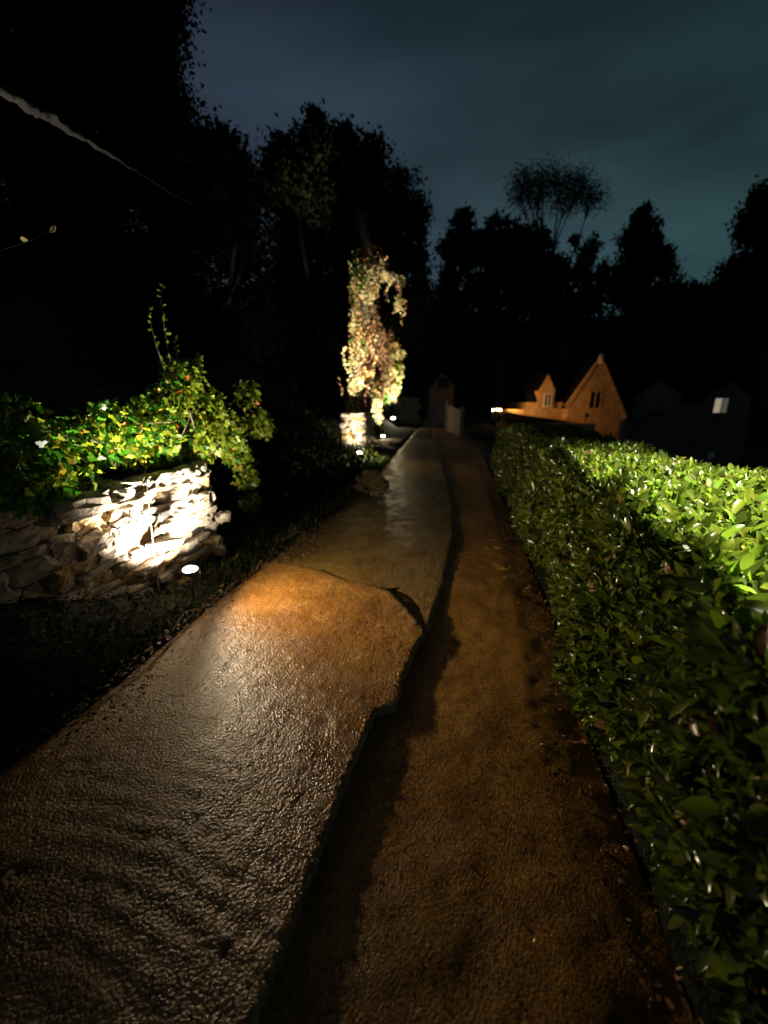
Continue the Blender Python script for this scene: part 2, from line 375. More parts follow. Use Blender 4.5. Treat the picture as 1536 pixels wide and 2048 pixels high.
# ------------------------------------------------------------------ floodlights
def flood(p, aim, label, power, colr=(1, .93, .82), spread=150, size=.06, lens='lens', rad=.03, blend=.6, group='floodlights on the lane side', face=None):
    t = thing('floodlight', p, label, 'lamp', group)
    d = (Vector([float(k) for k in aim]) - Vector([float(k) for k in p])).normalized()
    q = (Vector(face) if face else d).to_track_quat('Z', 'Y')
    mb = MB(); s = size
    w2, dp = s, s * .55; nn = 20; V = []; Fs = []
    prof = ((0, -dp), (w2 * .7, -dp), (w2, -dp * .5), (w2, 0), (w2 * .9, 0), (w2 * .88, -dp * .45), (0, -dp * .45))
    for (r_, z_) in prof:
        for k in range(nn): V.append((r_ * math.cos(6.2832 * k / nn), r_ * .72 * math.sin(6.2832 * k / nn), z_))
    for a in range(len(prof) - 1):
        for k in range(nn): Fs.append((a * nn + k, a * nn + (k + 1) % nn, (a + 1) * nn + (k + 1) % nn, (a + 1) * nn + k))
    mb.add(V, Fs)
    for k in range(5): mb.box((-w2 * .6 + k * w2 * .3, 0, -dp - .01), (.006, 2 * w2 * .5, .024))
    h = mb.build('housing', M['metal'], None, False); h.parent = t; h.location = (0, 0, 0); h.rotation_euler = q.to_euler()
    lm = MB(); V = [(0, 0, .002)] + [(w2 * .86 * math.cos(6.2832 * k / nn), w2 * .61 * math.sin(6.2832 * k / nn), -dp * .15) for k in range(nn)]; lm.add(V, [(0, k + 1, (k + 1) % nn + 1) for k in range(nn)]); l_ = lm.build('lens', M[lens], None, False); l_.parent = t; l_.location = (0, 0, 0); l_.rotation_euler = q.to_euler()
    bm = MB(); gz = -.25
    bm.tube([(-w2 * 1.15, 0, -.02), (-w2 * 1.15, 0, -.07), (0, 0, -.09), (w2 * 1.15, 0, -.07), (w2 * 1.15, 0, -.02)], .005, 6)
    bm.tube([(0, 0, -.09), (0, 0, gz)], .008, 6)
    b_ = bm.build('bracket', M['metal'], None); b_.parent = t; b_.location = (0, 0, 0)
    ld = bpy.data.lights.new('flood_beam', 'SPOT'); ld.energy = power; ld.color = colr; ld.spot_size = R(spread); ld.spot_blend = blend; ld.shadow_soft_size = rad
    lo = bpy.data.objects.new('flood_beam', ld); col.objects.link(lo); lo.parent = t; lo.location = (Vector(face).normalized() if face else d) * .03
    lo.rotation_euler = (-d).to_track_quat('Z', 'Y').to_euler() if False else d.to_track_quat('-Z', 'Y').to_euler()
    return t
LP = aty(380, 1138, 2.75)
def beam(t, d, power, spread, blend, colr, rad):
    ld = bpy.data.lights.new('flood_beam', 'SPOT'); ld.energy = power; ld.color = colr; ld.spot_size = R(spread); ld.spot_blend = blend; ld.shadow_soft_size = rad
    lo = bpy.data.objects.new('flood_beam', ld); col.objects.link(lo); lo.parent = t
    lo.location = Vector((0, 0, .065)) + Vector(d).normalized() * .02; lo.rotation_euler = Vector(d).to_track_quat('-Z', 'Y').to_euler()
fa = flood(LP, LP + np.array((-.44, .40, .78)), 'nearest floodlight, glaring up at the rough stone wall under the ivy', 500, (1, .91, .77), spread=130, size=.06, rad=.02, blend=.8, face=(.12, -.4, 1))
# the same lamp's wide spill over the wet lane
beam(fa, (.81, .06, .36), 250, 172, 1.0, (1, .81, .53), .03)

# ------------------------------------------------------------------ dry stone walls
def cube_sphere(n=5):
    V = []; Fs = []
    g = np.linspace(-1, 1, n)
    for ax in range(3):
        for s in (-1, 1):
            o = len(V)
            for a in g:
                for b in g:
                    p = [0, 0, 0]; p[ax] = s; p[(ax + 1) % 3] = a; p[(ax + 2) % 3] = b; V.append(p)
            for i in range(n - 1):
                for j in range(n - 1):
                    q = [o + i * n + j, o + (i + 1) * n + j, o + (i + 1) * n + j + 1, o + i * n + j + 1]
                    Fs.append(q if s > 0 else q[::-1])
    return np.array(V, float), np.array(Fs)
CS5, CF5 = cube_sphere(5); CS4, CF4 = cube_sphere(4)
def stone_verts(c, half, rot, rough=.16, rnd=.35, fine=True, seed=None):
    V0 = (CS5 if fine else CS4)
    ln = np.linalg.norm(V0, axis=1, keepdims=True)
    k = (V0 * (1 - rnd) + V0 / ln * 1.2 * rnd)
    sd = rng.uniform(0, 100) if seed is None else seed
    m = min(half)
    out = []
    for v in k:
        p = Vector((v[0] * half[0] / m * .9 + sd, v[1] * half[1] / m * .9, v[2] * half[2] / m * .9 + sd))
        nn = noise.noise_vector(p * .9) * rough * 2 + noise.noise_vector(p * 2.3) * rough
        out.append((v[0] * half[0] + nn.x * m * 1.6, v[1] * half[1] + nn.y * m, v[2] * half[2] + nn.z * m))
    return np.array(out) @ rot.T + c
def dry_wall(path, ztop, zbot, label, cat='wall', hrange=(.03, .12), lrange=(.07, .28), depth=.16, name='dry_stone_wall', extra=(), big_end=None, rough=.30):
    """path: list of (x, y); stones on its right-hand side face"""
    P = np.array(path, float); d = np.concatenate([[0], np.cumsum(np.hypot(*(P[1:] - P[:-1]).T))])
    def at(s):
        x = np.interp(s, d, P[:, 0]); y = np.interp(s, d, P[:, 1])
        a = np.array([np.interp(s + .05, d, P[:, 0]) - np.interp(s - .05, d, P[:, 0]), np.interp(s + .05, d, P[:, 1]) - np.interp(s - .05, d, P[:, 1])])
        a /= max(np.hypot(*a), 1e-6); return np.array((x, y)), a
    c0 = at(0)[0]
    t = thing(name, (c0[0], c0[1], zbot), label, cat)
    VV = []; FF = []; MI = []; off = 0
    z = zbot
    while z < max(ztop(0), ztop(d[-1])) - .02:
        h = rng.uniform(*hrange); s = rng.uniform(-.1, 0)
        while s < d[-1]:
            l = rng.uniform(*lrange) * (1.25 if h > .08 else 1); hh = h
            if big_end and s > big_end: l = rng.uniform(.10, .17)
            sc_ = s + l / 2; 
            if z + hh * .6 < ztop(sc_) and sc_ < d[-1]:
                p, a = at(sc_); n = np.array((a[1], -a[0]))
                pr = rng.normal(0, .026) + (rng.uniform(.03, .07) if rng.random() < .13 else 0)
                zc = z + hh / 2 + .012 * math.sin(sc_ * 3 + z * 4) 
                c = np.array((p[0] + n[0] * (pr - depth * .5), p[1] + n[1] * (pr - depth * .5), zc))
                tl = rng.normal(0, .09); 
                Rm = np.array(((a[0], n[0], 0), (a[1], n[1], 0), (0, 0, 1)), float)
                Rt = np.array(((math.cos(tl), 0, -math.sin(tl)), (0, 1, 0), (math.sin(tl), 0, math.cos(tl))))
                vs = stone_verts(c, (l * .49, depth * .5, hh * .5), Rm @ Rt, rough, .3 if not (big_end and s > big_end) else .6)
                VV.append(vs); FF.append(CF5 + off); off += len(vs); MI.append(np.full(len(CF5), 1 if rng.random() < .16 else 0))
            s += l * rng.uniform(.96, 1.04)
        z += h * .98
    for (c, half, yaw, tilt) in extra:
        cy, sy = math.cos(yaw), math.sin(yaw); Rm = np.array(((cy, -sy, 0), (sy, cy, 0), (0, 0, 1)))
        Rt = np.array(((math.cos(tilt), 0, -math.sin(tilt)), (0, 1, 0), (math.sin(tilt), 0, math.cos(tilt))))
        vs = stone_verts(np.array(c), half, Rm @ Rt, .25, .35); VV.append(vs); FF.append(CF5 + off); off += len(vs); MI.append(np.zeros(len(CF5), int))
    mesh_obj('stone_face', np.concatenate(VV), [np.concatenate(FF)], [M['stone'], M['ochre']], t, np.concatenate(MI), False)
    mb = MB(); S = np.linspace(0, d[-1], 24); V = []
    for s in S:
        p, a = at(s); n = np.array((a[1], -a[0]))
        for off_, zz in ((-depth * .45, zbot - .15), (-depth * .45, ztop(s) - .06), (-.42, ztop(s) - .06), (-.42, zbot - .15)): V.append((p[0] + n[0] * off_, p[1] + n[1] * off_, zz))
    Fs = [(i * 4 + k, i * 4 + (k + 1) % 4, (i + 1) * 4 + (k + 1) % 4, (i + 1) * 4 + k) for i in range(len(S) - 1) for k in range(4)] + [(0, 1, 2, 3), tuple(len(V) - 4 + k for k in (3, 2, 1, 0))]
    mb.add(V, Fs); mb.build('rubble_core', M['gap'], t, False)
    return t
def onwall(px, py, off=0.):
    d = ray(px, py); # wall plane shifted by off towards the lane
    c = -1.79 - .194 * 2.82 + off * 1.02
    t = c / (d[0] - .194 * d[1]); return np.array((0, 0, H)) + d * t
ye = 3.62; ex = wallx(ye)
path = [(wallx(y), y) for y in np.arange(-1.4, ye, .2)] + [(ex, ye), (ex - .03, ye + .14), (ex - .12, ye + .26), (ex - .28, ye + .34), (ex - .9, ye + .42)]
shadow_jut = onwall(330, 1086, .12); jut2 = onwall(150, 1015, .03); jut3 = onwall(430, 1090, .03); jut4 = onwall(445, 1035, .04); jut5 = onwall(225, 985, .05)  # first stone is added to throw a widening shadow up the wall
dry_wall(path, lambda s: .70 + .055 * min(s, 5.1) + .05 * (s > 3.4) + .03 * math.sin(s * 2.3), -.12, 'near rough rubble wall with ivy on top, lit white hot by a floodlight', big_end=4.9,
         extra=[(shadow_jut, (.13, .035, .02), .2, .1), (jut2, (.2, .1, .06), 1.37, .05), (jut3, (.07, .07, .075), .5, 0), (jut4, (.06, .06, .045), .5, .3), (jut5, (.09, .10, .045), 1.4, .2)])
bx = aty(712, 900, 11.45); 
dry_wall([(bx[0] - .34, 11.5), (bx[0] - .24, 11.42), (bx[0] + .12, 11.4), (bx[0] + .22, 11.5), (bx[0] + .26, 11.7)], lambda s: 1.12 + .1 * math.sin(s * 5), -.1,
         'stub of stone wall glowing white at the foot of the ivy trees', hrange=(.06, .14), lrange=(.12, .3))
# heap of rubble at the lane edge
hp = onz(742, 968, .1); VV = []; FF = []; off = 0
for k in range(120):
    a = rng.uniform(0, 6.28); r_ = min(abs(rng.normal(0, .18)), .36); s_ = rng.uniform(.02, .065)
    c = np.array((hp[0] + math.cos(a) * r_ * 1.2, hp[1] + math.sin(a) * r_ * 1.1, .02 + .3 * math.exp(-r_ * r_ / .05) * rng.uniform(.3, 1)))
    yw = rng.uniform(0, 3); Rm = np.array(((math.cos(yw), -math.sin(yw), 0), (math.sin(yw), math.cos(yw), 0), (0, 0, 1)))
    vs = stone_verts(c, (s_ * 1.3, s_, s_ * .6), Rm, .3, .4, False); VV.append(vs); FF.append(CF4 + off); off += len(vs)
tag(mesh_obj('rubble_heap', np.concatenate(VV), [np.concatenate(FF)], M['ochre'], None, None, False, loc=(hp[0], hp[1], 0)), 'small ochre heap of broken stones at the left lane edge', 'rubble')

# ------------------------------------------------------------------ foliage clouds
def cloud(centres, radii, n, shell=.55, flat=None):
    """random points in blobs, denser toward the outside; returns points and outward normals"""
    C = np.array(centres, float); Rr = np.array(radii, float)
    if Rr.ndim == 1: Rr = np.repeat(Rr[:, None], 3, 1)
    wgt = (Rr.prod(1)) ** (2 / 3); i = rng.choice(len(C), n, p=wgt / wgt.sum())
    d = rdir(n); r = (shell + (1 - shell) * rng.random(n) ** .7)[:, None] * (1 + .12 * rng.normal(size=n))[:, None]
    return C[i] + d * Rr[i] * r, d, i
# ivy over the near wall
ivb = [(40, 880, 65), (110, 915, 60), (170, 890, 50), (215, 850, 45), (262, 868, 40), (300, 840, 45), (340, 800, 42), (368, 765, 36), (410, 825, 48), (452, 862, 44),
       (395, 878, 34), (330, 875, 30), (478, 905, 30), (492, 955, 26), (500, 1005, 22), (100, 970, 36), (30, 975, 50), (232, 900, 26), (520, 850, 30), (495, 790, 26), (345, 742, 22), (385, 738, 20), (190, 965, 22), (300, 903, 24), (350, 902, 20), (405, 902, 24), (450, 900, 24), (270, 915, 22), (325, 910, 20), (380, 908, 20)]
C = []; Rr = []; 
for px, py, r in ivb:
    off_ = -.12 + .05 * (py > 860) + (.09 if py > 890 and px < 200 else -.06 if py > 890 else 0)
    c = onwall(px, py, off_); C.append(c); k = np.linalg.norm(c - np.array((0, 0, H))) / F * r; Rr.append((k * .8, k * 1.0, k * .95))
# creeper climbing beyond the wall's end
P, D, I = cloud(C, Rr, 5200, .45)
iv = thing('ivy_mound', C[5], 'leafy green and yellow creeper spilling over the near stone wall', 'ivy')
up = rdir(len(P)) * .8 + D * .5 + np.array((0.25, -.35, -.15))
ln = rng.uniform(.028, .062, len(P))
right = P[:, 0] > onwall(350, 850)[0]
mi = np.where(rng.random(len(P)) < .5, 0, 1); mi = np.where(right & (rng.random(len(P)) < .75), 1, mi)
mi = np.where(rng.random(len(P)) < .022, 2, mi); mi = np.where(rng.random(len(P)) < .05, 3, mi)
leaves('foliage', P, up + np.array((0, 0, -.3)), rdir(len(P)) + D + np.array((.5, -.8, -.2)), ln, ln * .85, [M['ivy1'], M['ivy2'], M['ivy3'], M['ivy4']], mi, iv, IVY)
mb = MB()
for k in range(46):
    a, b = C[rng.integers(len(C))], C[rng.integers(len(C))]
    if np.linalg.norm(a - b) > .9: continue
    m_ = (a + b) / 2 + rng.normal(0, .08, 3); mb.tube([a, m_, b], [.006, .004, .002], 5)
tag(mb.build('stems', M['twig'], iv), kind='stuff')
# tall whip shoots rising from the ivy
sp_ = thing('climbing_shoots', onwall(335, 740, -.1), 'thin whips with a few pale leaves rising above the ivy into the dark', 'plant')
mb = MB(); LPt = []; LD = []
for pts in ([(345, 740), (336, 700), (328, 650), (322, 600), (326, 568)], [(352, 735), (356, 715), (354, 695), (352, 680)], [(330, 740), (312, 690), (300, 642), (306, 610)], [(400, 740), (398, 715), (404, 700)]):
    W = [onwall(a, b, -.05 - .02 * i) for i, (a, b) in enumerate(pts)]; mb.tube(W, [.0035] * (len(W) - 1) + [.0015], 5)
    for i in range(len(W) - 1):
        for q in range(4):
            f = rng.random(); LPt.append(W[i] * (1 - f) + W[i + 1] * f); LD.append(rdir(1)[0] * .8 + np.array((0, 0, .1)))
mb.build('stem', M['bark'], sp_)
LPt = np.array(LPt); nn = len(LPt)
leaves('foliage', LPt, LD, np.tile((.3, -1, .3), (nn, 1)) + rdir(nn) * .5, rng.uniform(.03, .05, nn), .022, [M['ivy2']], np.zeros(nn, int), sp_, LAUREL)
# cane in front of the wall
cp = [onwall(288, 912, .05), onwall(296, 1000, .07), onwall(305, 1080, .09), onwall(316, 1165, .11), onwall(322, 1215, .12)]
mb = MB(); mb.tube(cp, [.004, .0045, .005, .0055, .006], 6); tag(mb.build('garden_cane', M['cane'], None, True, cp[-1]), 'thin dark cane leaning against the floodlit stone wall', 'cane')

# ------------------------------------------------------------------ lane-side ivy-clad trees, each with its uplight
def pxr(c, r): return np.linalg.norm(c - np.array((0, 0, H))) / F * r
def ivy_tree(name, Y, paths, blobs, label, loc_px, leaf=(.035, .065)):
    b = aty(loc_px[0], loc_px[1], Y); t = thing(name, b, label, 'tree')
    mb = MB()
    for pts in paths:
        W = [aty(a, c, Y + dy) for a, c, r, dy in pts]; mb.tube(W, [pxr(w_, p[2]) for w_, p in zip(W, pts)], 9, 0, .3)
    mb.build('trunk', M['bark'], t)
    mats = [M['paleivy'], M['brownivy'], M['tanivy'], M['ivy1'], M['ivy2']]
    P = []; D = []; mi = []
    for px, py, rx, ry, m_, n, dy in blobs:
        c = aty(px, py, Y + dy); p, d, _ = cloud([c], [(pxr(c, rx), pxr(c, rx) * .9, pxr(c, ry))], int(n * 1.2), .4); P.append(p); D.append(d); n = int(n * 1.2)
        mi.append(np.where(rng.random(n) < .82, m_, rng.integers(0, 3, n)))
    for k in range(46 if Y < 13 else 14):      # hanging strands
        px, py, rx, ry, m_, _, dy = blobs[rng.integers(0, min(len(blobs), 18))]
        c = aty(px + rng.normal(0, rx * .75), py - rng.uniform(0, ry), Y + dy); ls = rng.uniform(.3, 1.1); q = rng.integers(14, 34)
        f_ = rng.random(q); p = c + np.stack([rng.normal(0, .02, q) + .05 * np.sin(f_ * 5 + k), -.22 + rng.normal(0, .03, q), -f_ * ls], -1)
        P.append(p); D.append(np.tile((0, -1., 0), (q, 1))); mi.append(np.full(q, rng.choice([0, 0, 0, 2, 1, 3])))
    P = np.concatenate(P); D = np.concatenate(D); mi = np.concatenate(mi); n = len(P)
    ln = rng.uniform(*leaf, n) * (Y / 11.8) ** .5
    leaves('foliage', P, rdir(n) * .7 + np.array((0, -.1, -.6)), D + rdir(n) * .9 + np.array((0, -.4, 0)), ln * 1.25, ln * .6, mats, mi, t, IVY)
    return t, mb
blob1 = [(712, 860, 14, 22, 0, 220, 0), (706, 815, 14, 30, 0, 420, 0), (712, 775, 15, 32, 0, 520, 0), (712, 735, 16, 32, 0, 520, 0), (716, 700, 18, 28, 2, 560, 0), (722, 668, 20, 26, 2, 620, 0),
         (718, 640, 17, 28, 0, 560, 0), (722, 600, 19, 34, 0, 620, 0), (730, 570, 21, 34, 0, 620, 0), (716, 575, 20, 22, 4, 200, 0), (745, 555, 15, 30, 0, 300, 0), (715, 535, 14, 26, 3, 150, 0), (764, 535, 9, 20, 0, 160, 0),
         (780, 552, 14, 8, 0, 90, 0), (800, 565, 9, 14, 1, 80, 0), (797, 605, 8, 16, 0, 110, 0), (752, 688, 24, 40, 1, 700, .3), (745, 640, 14, 26, 1, 300, .2), (735, 735, 12, 46, 1, 420, .2), (738, 745, 12, 8, 2, 120, 0), (740, 510, 26, 16, 1, 60, 0), (702, 858, 8, 16, 0, 80, -.15)]
t1, _ = ivy_tree('ivy_clad_tree', 11.85, [[(712, 905, 11, 0), (708, 820, 10, 0), (712, 740, 10, 0), (722, 660, 11, 0), (728, 580, 10, 0), (735, 500, 9, .2), (720, 430, 7, .4)],
                              [(732, 570, 6, 0), (755, 540, 4, 0), (778, 545, 3, -.1), (798, 562, 2, -.1), (802, 590, 1.5, -.1)], [(724, 650, 7, 0), (745, 620, 3, 0), (752, 610, 1.5, -.1)]],
         blob1, 'tallest floodlit tree trunk, wrapped in pale ivy and orange dead leaves', (712, 905))
ivy_tree('ivy_clad_tree', 17.2, [[(758, 872, 8, 0), (754, 810, 7, 0), (748, 740, 7, 0), (740, 660, 6, .2), (736, 560, 5, .5)]],
         [(758, 850, 8, 26, 0, 260, 0), (755, 810, 9, 30, 0, 380, 0), (750, 775, 9, 22, 0, 260, 0), (742, 755, 12, 8, 0, 120, 0), (768, 720, 18, 46, 1, 620, .5), (770, 668, 16, 22, 1, 240, .4), (758, 765, 14, 40, 1, 360, .5)],
         'middle floodlit ivy trunk with a brown thicket of dead leaves above', (758, 872), (.06, .1))
ivy_tree('ivy_clad_tree', 24.5, [[(781, 838, 5, 0), (779, 780, 5, 0), (779, 700, 5, 0), (770, 620, 4, .5)]],
         [(776, 815, 4, 26, 0, 150, 0), (775, 770, 5, 28, 0, 200, 0), (787, 775, 5, 26, 0, 160, 0), (783, 735, 10, 26, 0, 380, 0), (783, 700, 12, 22, 0, 420, 0), (788, 685, 12, 12, 2, 120, 0), (799, 735, 5, 20, 4, 110, 0), (795, 772, 5, 14, 4, 80, 0), (800, 705, 4, 10, 0, 40, 0)],
         'furthest and slimmest floodlit ivy trunk, with bright green sprigs on its right', (781, 838), (.09, .14))
WL = (1, .9, .72)
b1 = aty(719, 905, 10.7)
f1 = flood(b1, b1 + np.array((-.05, .62, .8)), 'floodlight on the ground before the stub of stone wall', 420, WL, 110, .085, 'lensfar', .04, face=(0, -.7, 1))
beam(f1, (.08, 1.0, 4.0), 4300, 46, .7, WL, .04)
beam(f1, (.6, -.9, .35), 240, 150, .6, (1, .78, .42), .05)
b2 = aty(766, 872, 16.4)
f2 = flood(b2, b2 + np.array((-.1, .5, 1.6)), 'floodlight at the foot of the middle ivy trunk', 2000, WL, 80, .09, 'lensfar', .05, face=(0, -.7, 1))
beam(f2, (.5, -.9, .3), 90, 150, .6, (1, .78, .42), .05)
b3 = aty(786, 836, 23.4)
f3 = flood(b3, b3 + np.array((-.1, .7, 2.2)), 'floodlight at the foot of the furthest ivy trunk', 4500, (1, .95, .75), 70, .14, 'lensfar', .05, face=(0, -.7, 1))
beam(f3, (.5, -.9, .3), 90, 150, .6, (1, .82, .5), .05)
for px, py, Y, lab in ((793, 803, 34, 'tiny lower lamp glinting beyond the ivy trunks'), (801, 775, 38, 'tiny upper lamp glinting right of the ivy trunks')):
    p = aty(px, py, Y); t = thing('wall_lamp', p, lab, 'lamp', 'far lamps by the lane')
    mb = MB(); mb.box((p[0], p[1] + .1, p[2]), (.12, .12, .2), 0, 0, 0, .02); mb.tube([(p[0], p[1] + .15, p[2] - .08), (p[0], p[1] + .15, p[2] - 2.9)], .035, 6); mb.build('post', M['metal'], t)
    mb = MB(); mb.box((p[0], p[1], p[2]), (.09, .05, .09), 0, 0, 0, .015); mb.build('lens', M['lensfar'], t)

# ------------------------------------------------------------------ night trees
def tree(name, Y, lobes, base, label, n, leaf, depth=1.0, trunk_r=.25, mats=('darkleaf',), limb_r=.06, shell=.25, group=None, bark='bark', spread=1.0, limbs=1.0, core=True):
    b = aty(base[0], base[1], Y); b[2] = float(ground_z(b[0], b[1])) - .05
    t = thing(name, b, label, 'tree', group)
    C = []; Rr = []
    for px, py, rx, ry in lobes:
        dy = rng.uniform(-.5, .5) * depth
        c = aty(px, py, Y + dy); C.append(c); k_ = .80 * Y / np.linalg.norm(c - np.array((0, 0, H))) * (1.12 if Y < 20 else 1.0); Rr.append((pxr(c, rx) * k_, max(pxr(c, rx), .3) * .9 * k_, pxr(c, ry) * k_))
    C = np.array(C); Rr = np.array(Rr)
    fork = b * .45 + C.mean(0) * .55; fork[2] = b[2] + (C[:, 2].min() - b[2]) * .6 if C[:, 2].min() - b[2] > 1 else b[2] + 1
    fork[0] = b[0] * .7 + C[:, 0].mean() * .3
    mb = MB(); mid = (b + fork) / 2 + rng.normal(0, trunk_r * .4, 3)
    mb.tube([b - (0, 0, .3), b + (0, 0, .3), mid, fork], [trunk_r * 1.5, trunk_r, trunk_r * .85, trunk_r * .7], 10, 0, .25); mb.build('trunk', M[bark], t)
    mb = MB()
    for c, r in zip(C, Rr):
        m1_ = fork * .6 + c * .4 + rng.normal(0, .06, 3) * np.linalg.norm(c - fork); m1_[2] += .08 * np.linalg.norm(c - fork)
        mb.tube([fork, m1_, c], [trunk_r * .45 * limbs, limb_r * 1.3 * limbs, limb_r * .5], 6)
        for q in range(6):
            e_ = c + rdir(1)[0] * r * .95; mb.tube([m1_ * .35 + c * .65, (c + e_) / 2 + rng.normal(0, .05, 3), e_], [limb_r * .5, limb_r * .3, limb_r * .1], 4)
    mb.build('limbs', M[bark], t)
    # twig-tip clusters: leaves gather round random tips, leaving gaps
    nt_ = max(20, n // 26); T, Dn, _ = cloud(C, Rr * .93, nt_, shell)
    idx = rng.integers(0, nt_, n); sig = Rr.mean() * .13 * spread
    P = T[idx] + rng.normal(0, sig, (n, 3)); ln = rng.uniform(.7, 1.3, n) * leaf
    if core:
        nc = n // 5; pc, _, _ = cloud(C, Rr * .62, nc, 0.); P[:nc] = pc; ln[:nc] *= 2.1
    leaves('crown', P, rdir(n) + (0, 0, -.2), rdir(n), ln, ln * .6, [M[m_] for m_ in mats], rng.integers(0, len(mats), n), t, DIAMOND)
    return t
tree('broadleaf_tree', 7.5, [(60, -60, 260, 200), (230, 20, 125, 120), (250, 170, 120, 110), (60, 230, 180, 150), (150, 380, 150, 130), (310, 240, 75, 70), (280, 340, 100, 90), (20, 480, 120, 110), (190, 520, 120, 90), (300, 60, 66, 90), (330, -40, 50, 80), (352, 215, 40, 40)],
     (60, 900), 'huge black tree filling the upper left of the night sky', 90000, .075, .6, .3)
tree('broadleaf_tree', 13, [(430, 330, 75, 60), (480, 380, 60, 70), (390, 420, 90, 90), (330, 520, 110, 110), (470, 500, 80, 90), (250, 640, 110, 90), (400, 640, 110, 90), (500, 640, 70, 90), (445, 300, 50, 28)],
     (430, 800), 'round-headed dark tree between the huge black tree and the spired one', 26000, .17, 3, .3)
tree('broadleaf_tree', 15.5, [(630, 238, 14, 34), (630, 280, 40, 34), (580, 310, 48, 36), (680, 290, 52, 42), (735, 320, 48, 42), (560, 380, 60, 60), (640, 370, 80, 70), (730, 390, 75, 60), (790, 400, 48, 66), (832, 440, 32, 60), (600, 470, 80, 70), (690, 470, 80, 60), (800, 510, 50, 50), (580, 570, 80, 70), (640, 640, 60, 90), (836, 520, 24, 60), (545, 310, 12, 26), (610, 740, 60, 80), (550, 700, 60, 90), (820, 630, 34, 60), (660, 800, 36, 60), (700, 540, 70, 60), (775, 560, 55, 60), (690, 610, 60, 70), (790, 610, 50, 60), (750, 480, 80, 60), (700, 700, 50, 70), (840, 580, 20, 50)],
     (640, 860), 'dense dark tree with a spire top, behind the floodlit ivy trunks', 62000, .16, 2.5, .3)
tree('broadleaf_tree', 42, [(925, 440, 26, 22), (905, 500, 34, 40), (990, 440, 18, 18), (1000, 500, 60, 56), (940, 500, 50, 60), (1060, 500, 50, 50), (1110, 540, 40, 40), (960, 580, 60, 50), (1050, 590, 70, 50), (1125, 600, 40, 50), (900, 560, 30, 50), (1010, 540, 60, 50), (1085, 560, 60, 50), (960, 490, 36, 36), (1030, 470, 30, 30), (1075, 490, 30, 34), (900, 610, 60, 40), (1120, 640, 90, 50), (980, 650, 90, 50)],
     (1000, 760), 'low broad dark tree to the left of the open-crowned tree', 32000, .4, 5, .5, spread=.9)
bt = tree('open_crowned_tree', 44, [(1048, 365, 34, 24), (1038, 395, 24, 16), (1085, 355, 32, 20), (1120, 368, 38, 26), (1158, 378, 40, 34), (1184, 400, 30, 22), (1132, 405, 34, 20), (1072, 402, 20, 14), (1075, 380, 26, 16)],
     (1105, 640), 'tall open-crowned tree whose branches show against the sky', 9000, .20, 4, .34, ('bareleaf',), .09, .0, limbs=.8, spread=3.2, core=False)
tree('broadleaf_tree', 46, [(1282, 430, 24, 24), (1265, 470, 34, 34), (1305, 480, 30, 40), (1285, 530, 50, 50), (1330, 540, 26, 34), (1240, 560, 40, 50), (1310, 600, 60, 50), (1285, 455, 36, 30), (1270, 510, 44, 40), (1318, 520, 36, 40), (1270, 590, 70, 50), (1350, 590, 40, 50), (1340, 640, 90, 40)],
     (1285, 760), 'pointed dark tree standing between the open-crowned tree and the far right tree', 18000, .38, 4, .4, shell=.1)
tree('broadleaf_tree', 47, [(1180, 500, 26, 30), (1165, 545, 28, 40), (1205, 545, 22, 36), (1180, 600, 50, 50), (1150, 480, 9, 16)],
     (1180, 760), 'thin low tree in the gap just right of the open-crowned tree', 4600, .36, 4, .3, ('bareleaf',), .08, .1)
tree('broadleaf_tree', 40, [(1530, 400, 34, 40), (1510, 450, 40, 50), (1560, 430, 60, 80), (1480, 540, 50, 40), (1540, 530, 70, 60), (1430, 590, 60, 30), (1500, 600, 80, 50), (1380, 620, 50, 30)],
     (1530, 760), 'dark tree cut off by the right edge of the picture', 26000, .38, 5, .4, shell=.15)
# far wooded ridge that reads as one mass
n = 26000; ang = rng.uniform(-1.25, 1.25, n); rr = rng.uniform(62, 84, n); X_ = np.sin(ang) * rr; Y_ = np.cos(ang) * rr
P = np.stack([X_, Y_, ground_z(X_, Y_) + np.abs(rng.normal(0, 1, n)) * 1.1 * (1 + .6 * np.sin(X_ * .35) + .4 * np.sin(X_ * .9))], -1)
tag(leaves('far_wood', P, rdir(n), rdir(n), rng.uniform(.5, 1.0, n), .5, [M['darkleaf']], np.zeros(n, int), None, DIAMOND), kind='stuff')
# overhead branch
W = [aty(-70, 150, 2.3), aty(20, 195, 2.6), aty(95, 232, 2.9), aty(165, 278, 3.3), aty(245, 325, 3.9), aty(340, 385, 4.8), aty(440, 440, 5.8), aty(530, 520, 6.8)]
t = thing('overhanging_branch', W[0], 'long bare lichened branch slanting down across the upper left', 'branch')
mb = MB(); W = [W[min(int(q), 6)] * (1 - q % 1) + W[min(int(q) + 1, 7)] * (q % 1) + rng.normal(0, .006, 3) for q in np.arange(0, 5.4, .12)]; mb.tube(W, [.026 - .022 * k / len(W) for k in range(len(W))], 9, 0, 1.0)
mb.build('limb', M['palebark'], t)
for k, i in enumerate((9, 16)):
    mb = MB(); d = rng.normal(0, 1, 3); d /= np.linalg.norm(d); mb.tube([W[i], W[i] + d * .05, W[i] + d * .08], [.026, .03, .006], 7, 0, .9)
    mb.build('burl', M['palebark'], t)
lp = [aty(56, 480, 2.6), aty(100, 466, 2.65), aty(92, 455, 2.6), aty(40, 492, 2.6)]
W2 = [aty(-60, 520, 2.5), aty(20, 495, 2.55), aty(70, 478, 2.6), aty(112, 455, 2.7)]
t = thing('leafy_twig', W2[0], 'twig with two pale leaves hanging in the dark at the left edge', 'twig')
mb = MB(); mb.tube(W2, [.002, .002, .0015, .001], 5); mb.build('stem', M['roof'], t)
